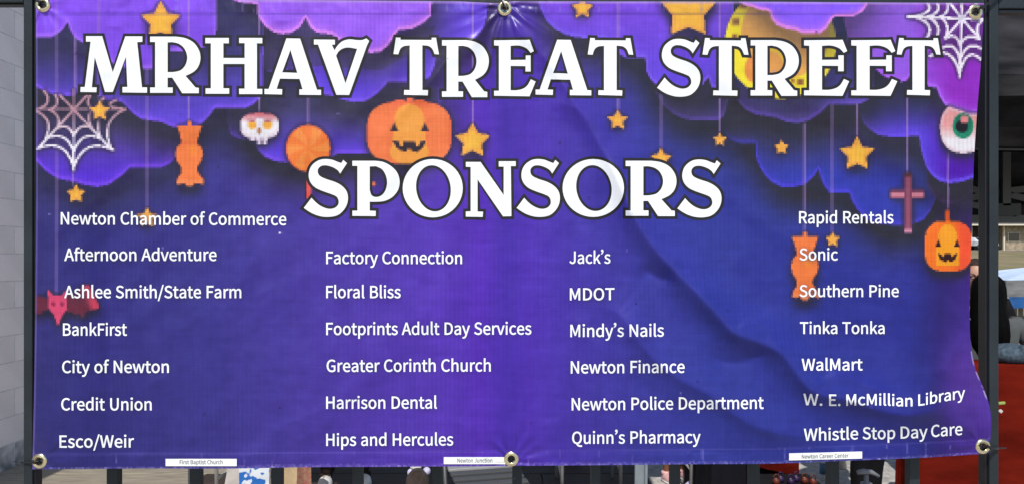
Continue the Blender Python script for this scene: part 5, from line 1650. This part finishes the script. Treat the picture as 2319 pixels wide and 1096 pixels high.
def person(label, x, y, h=1.65, rz=0.0, top='tshirt', legs='black_wear', skinm='skin', hair='hair_black', shoes='white_rubber',
           hairstyle='short', stance=.085, bend=(0, 0), glasses=False, z=0.0, sleeves='short', bare_legs=False, bobbles=False, rest_arm=False):
    t = empty('person', (x, y, z), rz); tag(t, label, 'person')
    k = h / 1.70
    L = lambda a, b, c: (a * k, b * k, c * k)
    hd = .11 * k if h > 1.3 else .105 * (.55 + .45 * k)
    neck = 1.46; 
    J = {'pelvis': (L(0, 0, .93), .115 * k), 'waist': (L(0, 0, 1.08), (.125 * k, .09 * k)), 'chest': (L(0, .0, 1.28), (.15 * k, .10 * k)), 'neckb': (L(0, .01, neck), .060 * k), 'neckt': (L(0, 0, 1.53), .052 * k),
         'skull': (L(0, -.005, 1.60), .078 * k), 'crown': (L(0, .005, 1.655), .060 * k)}
    E = [('pelvis', 'waist'), ('waist', 'chest'), ('chest', 'neckb'), ('neckb', 'neckt'), ('neckt', 'skull'), ('skull', 'crown')]
    for s, n in ((-1, 'l'), (1, 'r')):
        J['sh' + n] = (L(s * .175, 0, 1.40), .055 * k); J['el' + n] = (L(s * .235, .02, 1.12), .038 * k); J['wr' + n] = (L(s * .225, -.10, .90), .025 * k)
        J['pm' + n] = (L(s * .215, -.14, .84), (.034 * k, .016 * k))
        E += [('chest', 'sh' + n), ('sh' + n, 'el' + n), ('el' + n, 'wr' + n), ('wr' + n, 'pm' + n)]
        if rest_arm and n == 'l':
            J['el' + n] = (L(-.285, .03, 1.225), .040 * k); J['wr' + n] = (L(-.12, .13, 1.20), .027 * k); J['pm' + n] = (L(-.06, .145, 1.195), (.020 * k, .034 * k))
            for q, (dx, ln) in enumerate(((-.026, .050), (-.009, .060), (.009, .062), (.026, .052))):
                J['f%d%s' % (q, n)] = (L(-.020, .150 + dx, 1.188), .0085 * k); J['g%d%s' % (q, n)] = (L(-.020 + ln * .7, .150 + dx, 1.176), .007 * k)
                E += [('pm' + n, 'f%d%s' % (q, n)), ('f%d%s' % (q, n), 'g%d%s' % (q, n))]
        for q, (dx, ln) in enumerate(() if (rest_arm and n == 'l') else ((-.020, .055), (-.007, .062), (.007, .058), (.020, .046))):
            J['f%d%s' % (q, n)] = (L(s * .215 + dx, -.17, .79), .0085 * k); J['g%d%s' % (q, n)] = (L(s * .213 + dx, -.165, .79 - ln * .7), .007 * k)
            E += [('pm' + n, 'f%d%s' % (q, n)), ('f%d%s' % (q, n), 'g%d%s' % (q, n))]
        J['th' + n] = (L(s * .19, -.155, .835) if not (rest_arm and n == 'l') else L(-.07, .185, 1.20), .009 * k); E += [('wr' + n, 'th' + n)]
        J['hip' + n] = (L(s * .09, 0, .88), .085 * k); J['kn' + n] = (L(s * stance, -.01, .48), .056 * k); J['cf' + n] = (L(s * stance, .02, .32), .050 * k)
        J['an' + n] = (L(s * stance, .02, .08), .034 * k); J['ft' + n] = (L(s * stance * 1.15, -.10, .035), (.036 * k, .022 * k))
        E += [('pelvis', 'hip' + n), ('hip' + n, 'kn' + n), ('kn' + n, 'cf' + n), ('cf' + n, 'an' + n), ('an' + n, 'ft' + n)]
    skin('body', J, E, M[skinm], t, 'pelvis', 1)
    g = 1.16
    def grow(keys, extra=.008):
        out = {}
        for q in keys:
            c, r = J[q]
            r = r if isinstance(r, tuple) else (r, r)
            out[q] = (c, (r[0] * g + extra * k, r[1] * g + extra * k))
        return out
    C = grow(['pelvis', 'waist', 'chest', 'shl', 'shr'])
    C['neckb'] = (L(0, .005, 1.425), .088 * k)
    C['chest'] = (C['chest'][0], (C['chest'][1][0] * 1.04, C['chest'][1][1] * 1.22))
    CE = [('pelvis', 'waist'), ('waist', 'chest'), ('chest', 'neckb')]
    for s, n in ((-1, 'l'), (1, 'r')):
        if sleeves == 'long':
            C.update(grow(['el' + n, 'wr' + n])); CE += [('chest', 'sh' + n), ('sh' + n, 'el' + n), ('el' + n, 'wr' + n)]
        else:
            C['sl' + n] = (L(s * .222, .012, 1.20) if not (rest_arm and n == 'l') else L(-.245, .02, 1.285), .060 * k); CE += [('chest', 'sh' + n), ('sh' + n, 'sl' + n)]
    skin('shirt', C, CE, M[top], t, 'pelvis', 2)
    C = grow(['pelvis', 'hipl', 'hipr', 'knl', 'knr'], .012)
    C['pelvis'] = (L(0, 0, .96), .128 * k)
    CE = [('pelvis', 'hipl'), ('pelvis', 'hipr')]
    for n in 'lr':
        CE.append(('hip' + n, 'kn' + n))
        if not bare_legs:
            C.update(grow(['cf' + n, 'an' + n], .014)); CE += [('kn' + n, 'cf' + n), ('cf' + n, 'an' + n)]
    skin('trousers', C, CE, M[legs], t, 'pelvis', 2)
    for s in (-1, 1):
        fx = s * stance * 1.1 * k
        o = MB().ell((fx, -.055 * k, .045 * k), (.052 * k, .135 * k, .058 * k), 16, 10).build('shoe', M[shoes], t)
        MB().ell((fx, -.058 * k, .016 * k), (.056 * k, .142 * k, .020 * k), 16, 6).build('sole', M['white_rubber'], o)
        MB().lathe([(.042 * k, .07 * k), (.046 * k, .09 * k), (.044 * k, .108 * k)], (fx, .02 * k, 0), 14).build('sock', M[shoes if bare_legs else legs], o)
    # head: face details
    hc = Vector(L(0, -.01, 1.60))
    fy = hc.y - .086 * k
    hd_o = MB().ell(hc, (.078 * k, .095 * k, .118 * k), 20, 14).build('head', M[skinm], t)
    MB().ell(hc + Vector((0, -.094 * k, -.022 * k)), (.014 * k, .020 * k, .024 * k), 10, 8).build('nose', M[skinm], hd_o)
    MB().ell(hc + Vector((0, -.084 * k, -.062 * k)), (.026 * k, .010 * k, .008 * k), 10, 6).build('mouth', M['specs'], hd_o)
    for s in (-1, 1):
        MB().ell(hc + Vector((s * .030 * k, -.084 * k, .004 * k)), (.012 * k, .008 * k, .007 * k), 10, 6).build('eye', M['glass_dark'], hd_o)
        MB().ell(hc + Vector((s * .078 * k, .0, -.008 * k)), (.010 * k, .020 * k, .030 * k), 10, 6).build('ear', M[skinm], hd_o)
    hm = M[hair]
    mb = MB()
    def cap(c, r, zcut, back):
        n, m = 24, 14
        vs, fs = [], []
        for i in range(m + 1):
            a = math.pi * i / m * .62
            for q in range(n):
                w = 2 * math.pi * q / n
                lim = 1.0 if math.sin(w) > -.35 else .44
                aa = a * lim
                rr = 1 + .03 * math.sin(w * 9 + i)
                vs.append(Vector(c) + Vector((r[0] * math.sin(aa) * math.cos(w) * rr, r[1] * math.sin(aa) * math.sin(w) * rr, r[2] * math.cos(aa))))
        for i in range(m):
            for q in range(n):
                fs.append((i * n + q, (i + 1) * n + q, (i + 1) * n + (q + 1) % n, i * n + (q + 1) % n))
        mb.add(vs, fs, True)
    cap(hc + Vector((0, .008 * k, .006 * k)), (.090 * k, .108 * k, .128 * k), 0, 0)
    if hairstyle == 'long':
        n = 24; vs = []; fs = []
        prof = [(.060, 1.722), (.088, 1.69), (.098, 1.64), (.102, 1.58), (.104, 1.50), (.112, 1.42), (.118, 1.34), (.112, 1.27), (.085, 1.215), (.03, 1.19)]
        for i, (r_, z_) in enumerate(prof):
            for q in range(n):
                w = 2 * math.pi * q / n
                rr = r_ * (1 + .035 * math.sin(w * 7) + .02 * math.sin(w * 13 + i))
                yy = math.sin(w) * rr * .92 + .028 + (.03 if z_ < 1.45 else 0)
                if z_ < 1.66 and yy < -.035: yy = -.035
                vs.append(L(math.cos(w) * rr, yy, z_))
        for i in range(len(prof) - 1):
            for q in range(n):
                fs.append((i * n + q, (i + 1) * n + q, (i + 1) * n + (q + 1) % n, i * n + (q + 1) % n))
        mb.add(vs, fs, True)
    mb.build('hair', hm, t)
    if bobbles:
        for s, dz in ((-1, .10), (1, .085), (.2, .13)):
            MB().ell(hc + Vector((s * .06 * k, -.02, dz * k)), (.030 * k,) * 3, 12, 8).build('hair_bobble', M['lilac'], t)
        MB().ell(hc + Vector((.01, -.03 * k, .135 * k)), (.045 * k, .02 * k, .028 * k), 12, 8).build('hair_bow', M['white_rubber'], t)
    if glasses:
        gl = empty('glasses', hc + Vector((0, -.098 * k, .006 * k))); gl.parent = t
        for s in (-1, 1):
            MB().tube([(s * .033 * k + .027 * k * math.cos(a), 0, .020 * k * math.sin(a)) for a in [2 * math.pi * q / 18 for q in range(19)]], .0030, 6, False).build('rim', M['specs'], gl)
            MB().tube([(s * .060 * k, 0, .006 * k), (s * .080 * k, .09 * k, .006 * k)], .0024, 6).build('temple', M['specs'], gl)
        MB().tube([(-.007 * k, 0, .004 * k), (.007 * k, 0, .004 * k)], .0024, 6).build('bridge', M['specs'], gl)
    return t

person('woman with glasses and dark hair, her face half hidden by the banner edge', 2.975, 4.75, 1.535, R(-28), top='black_wear', skinm='skin', hair='hair_brown', glasses=True)
person('person with long black hair and a grey t-shirt, seen from behind the right fence post', 2.665, 4.15, 1.445, R(158), top='tshirt', legs='denim', hair='hair_black', hairstyle='long', rest_arm=True)
person('child with bare brown legs and pink shoes behind the banner', 1.155, 5.22, 1.15, R(20), top='pink', legs='denim', skinm='skin_brown', shoes='pink', bare_legs=True, stance=.098)
person('person in black trousers and lilac running shoes behind the banner', 1.31, 4.88, 1.60, R(-38), top='black_wear', legs='black_wear', skinm='skin_brown', shoes='lilac', stance=.10)
person('person in dark brown trousers and white trainers left of the middle', -1.14, 5.05, 1.66, R(10), top='trouser', legs='trouser', shoes='white_rubber', stance=.12)
person('toddler with brown hair, lilac bobbles and a white bow', -.335, 2.62, .80, R(175), top='pink', legs='trouser', skinm='skin_brown', hair='hair_brown', bobbles=True)
person('person in dark grey trousers standing on the pale concrete', 2.135, 4.42, 1.66, R(30), top='black_wear', legs='black_wear', shoes='black_wear', stance=.048)

# folded denim jacket and forearm-side things on the red table
jk = empty('denim_jacket', (2.31, 3.43, 1.083)); tag(jk, 'folded grey denim jacket on the red table at the right', 'jacket')
MB().ell((0, 0, .035), (.11, .09, .05), 18, 10).build('jacket_body', M['denim'], jk)
MB().tube([(.0, -.05, .04), (.06, -.07, .06), (.12, -.05, .05), (.16, 0, .03)], [.034, .036, .034, .028], 10).build('sleeve', M['denim'], jk)

# ================================================================== THE DISTANCE
# canopy with a pale blue roof down the slope
canopy('pale blue canopy tent with a grey valance down the grass slope', 16.4, 21.2, 24.5, 28.5, terr(26), 2.40, 2.85, M['tent_blue'], M['tent_grey'], M['galv'], .55, gable=False, legr=.03)
bt = empty('blue_shelter', (21.0, 31.5, terr(31.5))); tag(bt, 'blue tarpaulin shelter behind the pale blue canopy', 'shelter')
v, f = sag_panel([(-3, -1.2, 1.75), (3, -1.2, 1.85), (3, 1.2, 2.2), (-3, 1.2, 2.15)], 12, .15, 5)
MB().add(v, f, True).build('tarpaulin', M['tarp_blue'], bt)
v, f = panel_strip((-3, -1.2, 1.75), (3, -1.2, 1.85), .95, 30, .05, 3)
MB().add(v, f, True).build('skirt', M['tarp_blue'], bt)
for sx in (-2.9, 2.9):
    for sy in (-1.1, 1.1):
        MB().tube([(sx, sy, 0), (sx, sy, 1.85)], .03, 8).build('leg', M['galv'], bt)
pf = empty('wooden_fence', (22, 33.5, terr(33.5))); tag(pf, 'short tan wooden fence below the blue tarpaulin', 'fence')
for k in range(20):
    MB().box((-2.6 + k * .28, 0, .55), (.22, .03, 1.1)).build('board', M['stone'], pf)
MB().box((0, .04, .8), (5.6, .04, .08)).build('rail', M['trim'], pf)

# house
H0 = 92.0
hx = lambda px: (px - CX) * H0 / FPX
hz = terr(90)
hs = empty('stone_house', (hx(2330), H0 + 4, hz)); tag(hs, 'single-storey tan stone house with cream porch posts on the hill', 'house')
ox = hx(2330)
hh_ = 3.15
MB().box((hx(2293) - ox + 8, 0.2, hh_ / 2), (16, 6, hh_)).build('wall', M['stone'], hs)
MB().box((hx(2230) - ox, 1.4, hh_ / 2), (6.85, 3.5, hh_)).build('recess_wall', M['shingle'], hs)
for px in (2283, 2208):
    MB().box((hx(px) - ox, -3.2, hh_ / 2), (.22, .22, hh_)).build('porch_post', M['trim'], hs)
MB().box((hx(2273) - ox, -.42, 1.1), (1.1, .08, 2.2)).build('door', M['trouser'], hs)
w_ = MB().box((hx(2310) - ox, -2.86, 1.75), (1.5, .06, 1.2)).build('window', M['trim'], hs)
MB().box((hx(2310) - ox, -2.93, 1.75), (1.3, .04, 1.0)).build('pane', M['glass_dark'], w_)
mb = MB()
X0, X1 = hx(2150) - ox, hx(2293) - ox + 16.6
mb.add([(X0, -4.3, hh_), (X1, -4.3, hh_), (X1, 4, hh_), (X0, 4, hh_), (X0 + 3, 0, hh_ + 2.6), (X1 - 3, 0, hh_ + 2.6)],
       [(0, 1, 5, 4), (1, 2, 5), (2, 3, 4, 5), (3, 0, 4), (3, 2, 1, 0)])
mb.build('roof', M['shingle'], hs)
MB().box(((X0 + X1) / 2, -4.32, hh_ + .05), (X1 - X0, .06, .2)).build('fascia', M['trim'], hs)
# driveway strip
mb = MB(); mb.add([(30, 83.5, terr(83.5) + .03), (90, 83.5, terr(83.5) + .03), (90, 88, terr(88) + .04), (30, 88, terr(88) + .04)], [(0, 1, 2, 3)])
link('driveway', mb.mesh('driveway'), M['concrete'])['kind'] = 'structure'

# white car, nose towards us
car = empty('parked_car', ((2211 - CX) * 85.5 / FPX, 85.5, terr(85.5) + .04), R(12)); tag(car, 'white car parked in front of the stone house, nose towards us', 'car')
prof = [(-2.2, .45), (-2.2, .78), (-2.05, .90), (-1.1, 1.0), (-.45, 1.42), (.7, 1.46), (1.5, 1.08), (2.15, 1.0), (2.25, .5)]
vs, fs = [], []
for sx, ins in ((-.9, 0), (.9, 0)):
    for y, z in prof:
        vs.append((sx * (0.86 if z > 1.1 else 1), y, z))
n = len(prof)
fs.append(tuple(range(n))); fs.append(tuple(range(2 * n - 1, n - 1, -1)))
for i in range(n): fs.append((i, n + i, n + (i + 1) % n, (i + 1) % n))
MB().add(vs, fs).build('body', M['car_white'], car, .05)
MB().add([(-.70, -1.03, 1.05), (.70, -1.03, 1.05), (.66, -.50, 1.40), (-.66, -.50, 1.40)], [(0, 1, 2, 3)]).build('windscreen', M['glass_dark'], car)
MB().box((0, -2.23, .70), (1.0, .06, .16)).build('grille', M['tyre'], car)
MB().box((0, -2.23, .52), (1.3, .06, .10)).build('bumper_vent', M['tyre'], car)
for s in (-1, 1):
    MB().box((s * .70, -2.2, .74), (.30, .10, .13)).build('headlight', M['glass_dark'], car, .02)
    MB().box((s * 1.0, -.75, 1.05), (.18, .1, .12)).build('mirror', M['car_white'], car, .02)
    for yy in (-1.4, 1.45):
        w_ = MB().tube([(s * .78, yy, .33), (s * .93, yy, .33)], .33, 18).build('wheel', M['tyre'], car)
        MB().tube([(s * .93, yy, .33), (s * .94, yy, .33)], .20, 14).build('rim', M['galv'], w_)
# white marker post on the grass
mk = empty('marker_post', ((2222 - CX) * 62 / FPX, 62, terr(62))); tag(mk, 'short white marker post leaning on the grass slope', 'post')
MB().box((0, 0, .25), (.10, .06, .9), ry=.1).build('stake', M['white_rubber'], mk)
mk2 = empty('paper_litter', ((2204 - CX) * 66 / FPX, 66, terr(66))); tag(mk2, 'white scrap of cardboard lying on the grass slope', 'litter')
MB().box((0, 0, .12), (.34, .3, .24), ry=.6).build('scrap', M['white_rubber'], mk2)
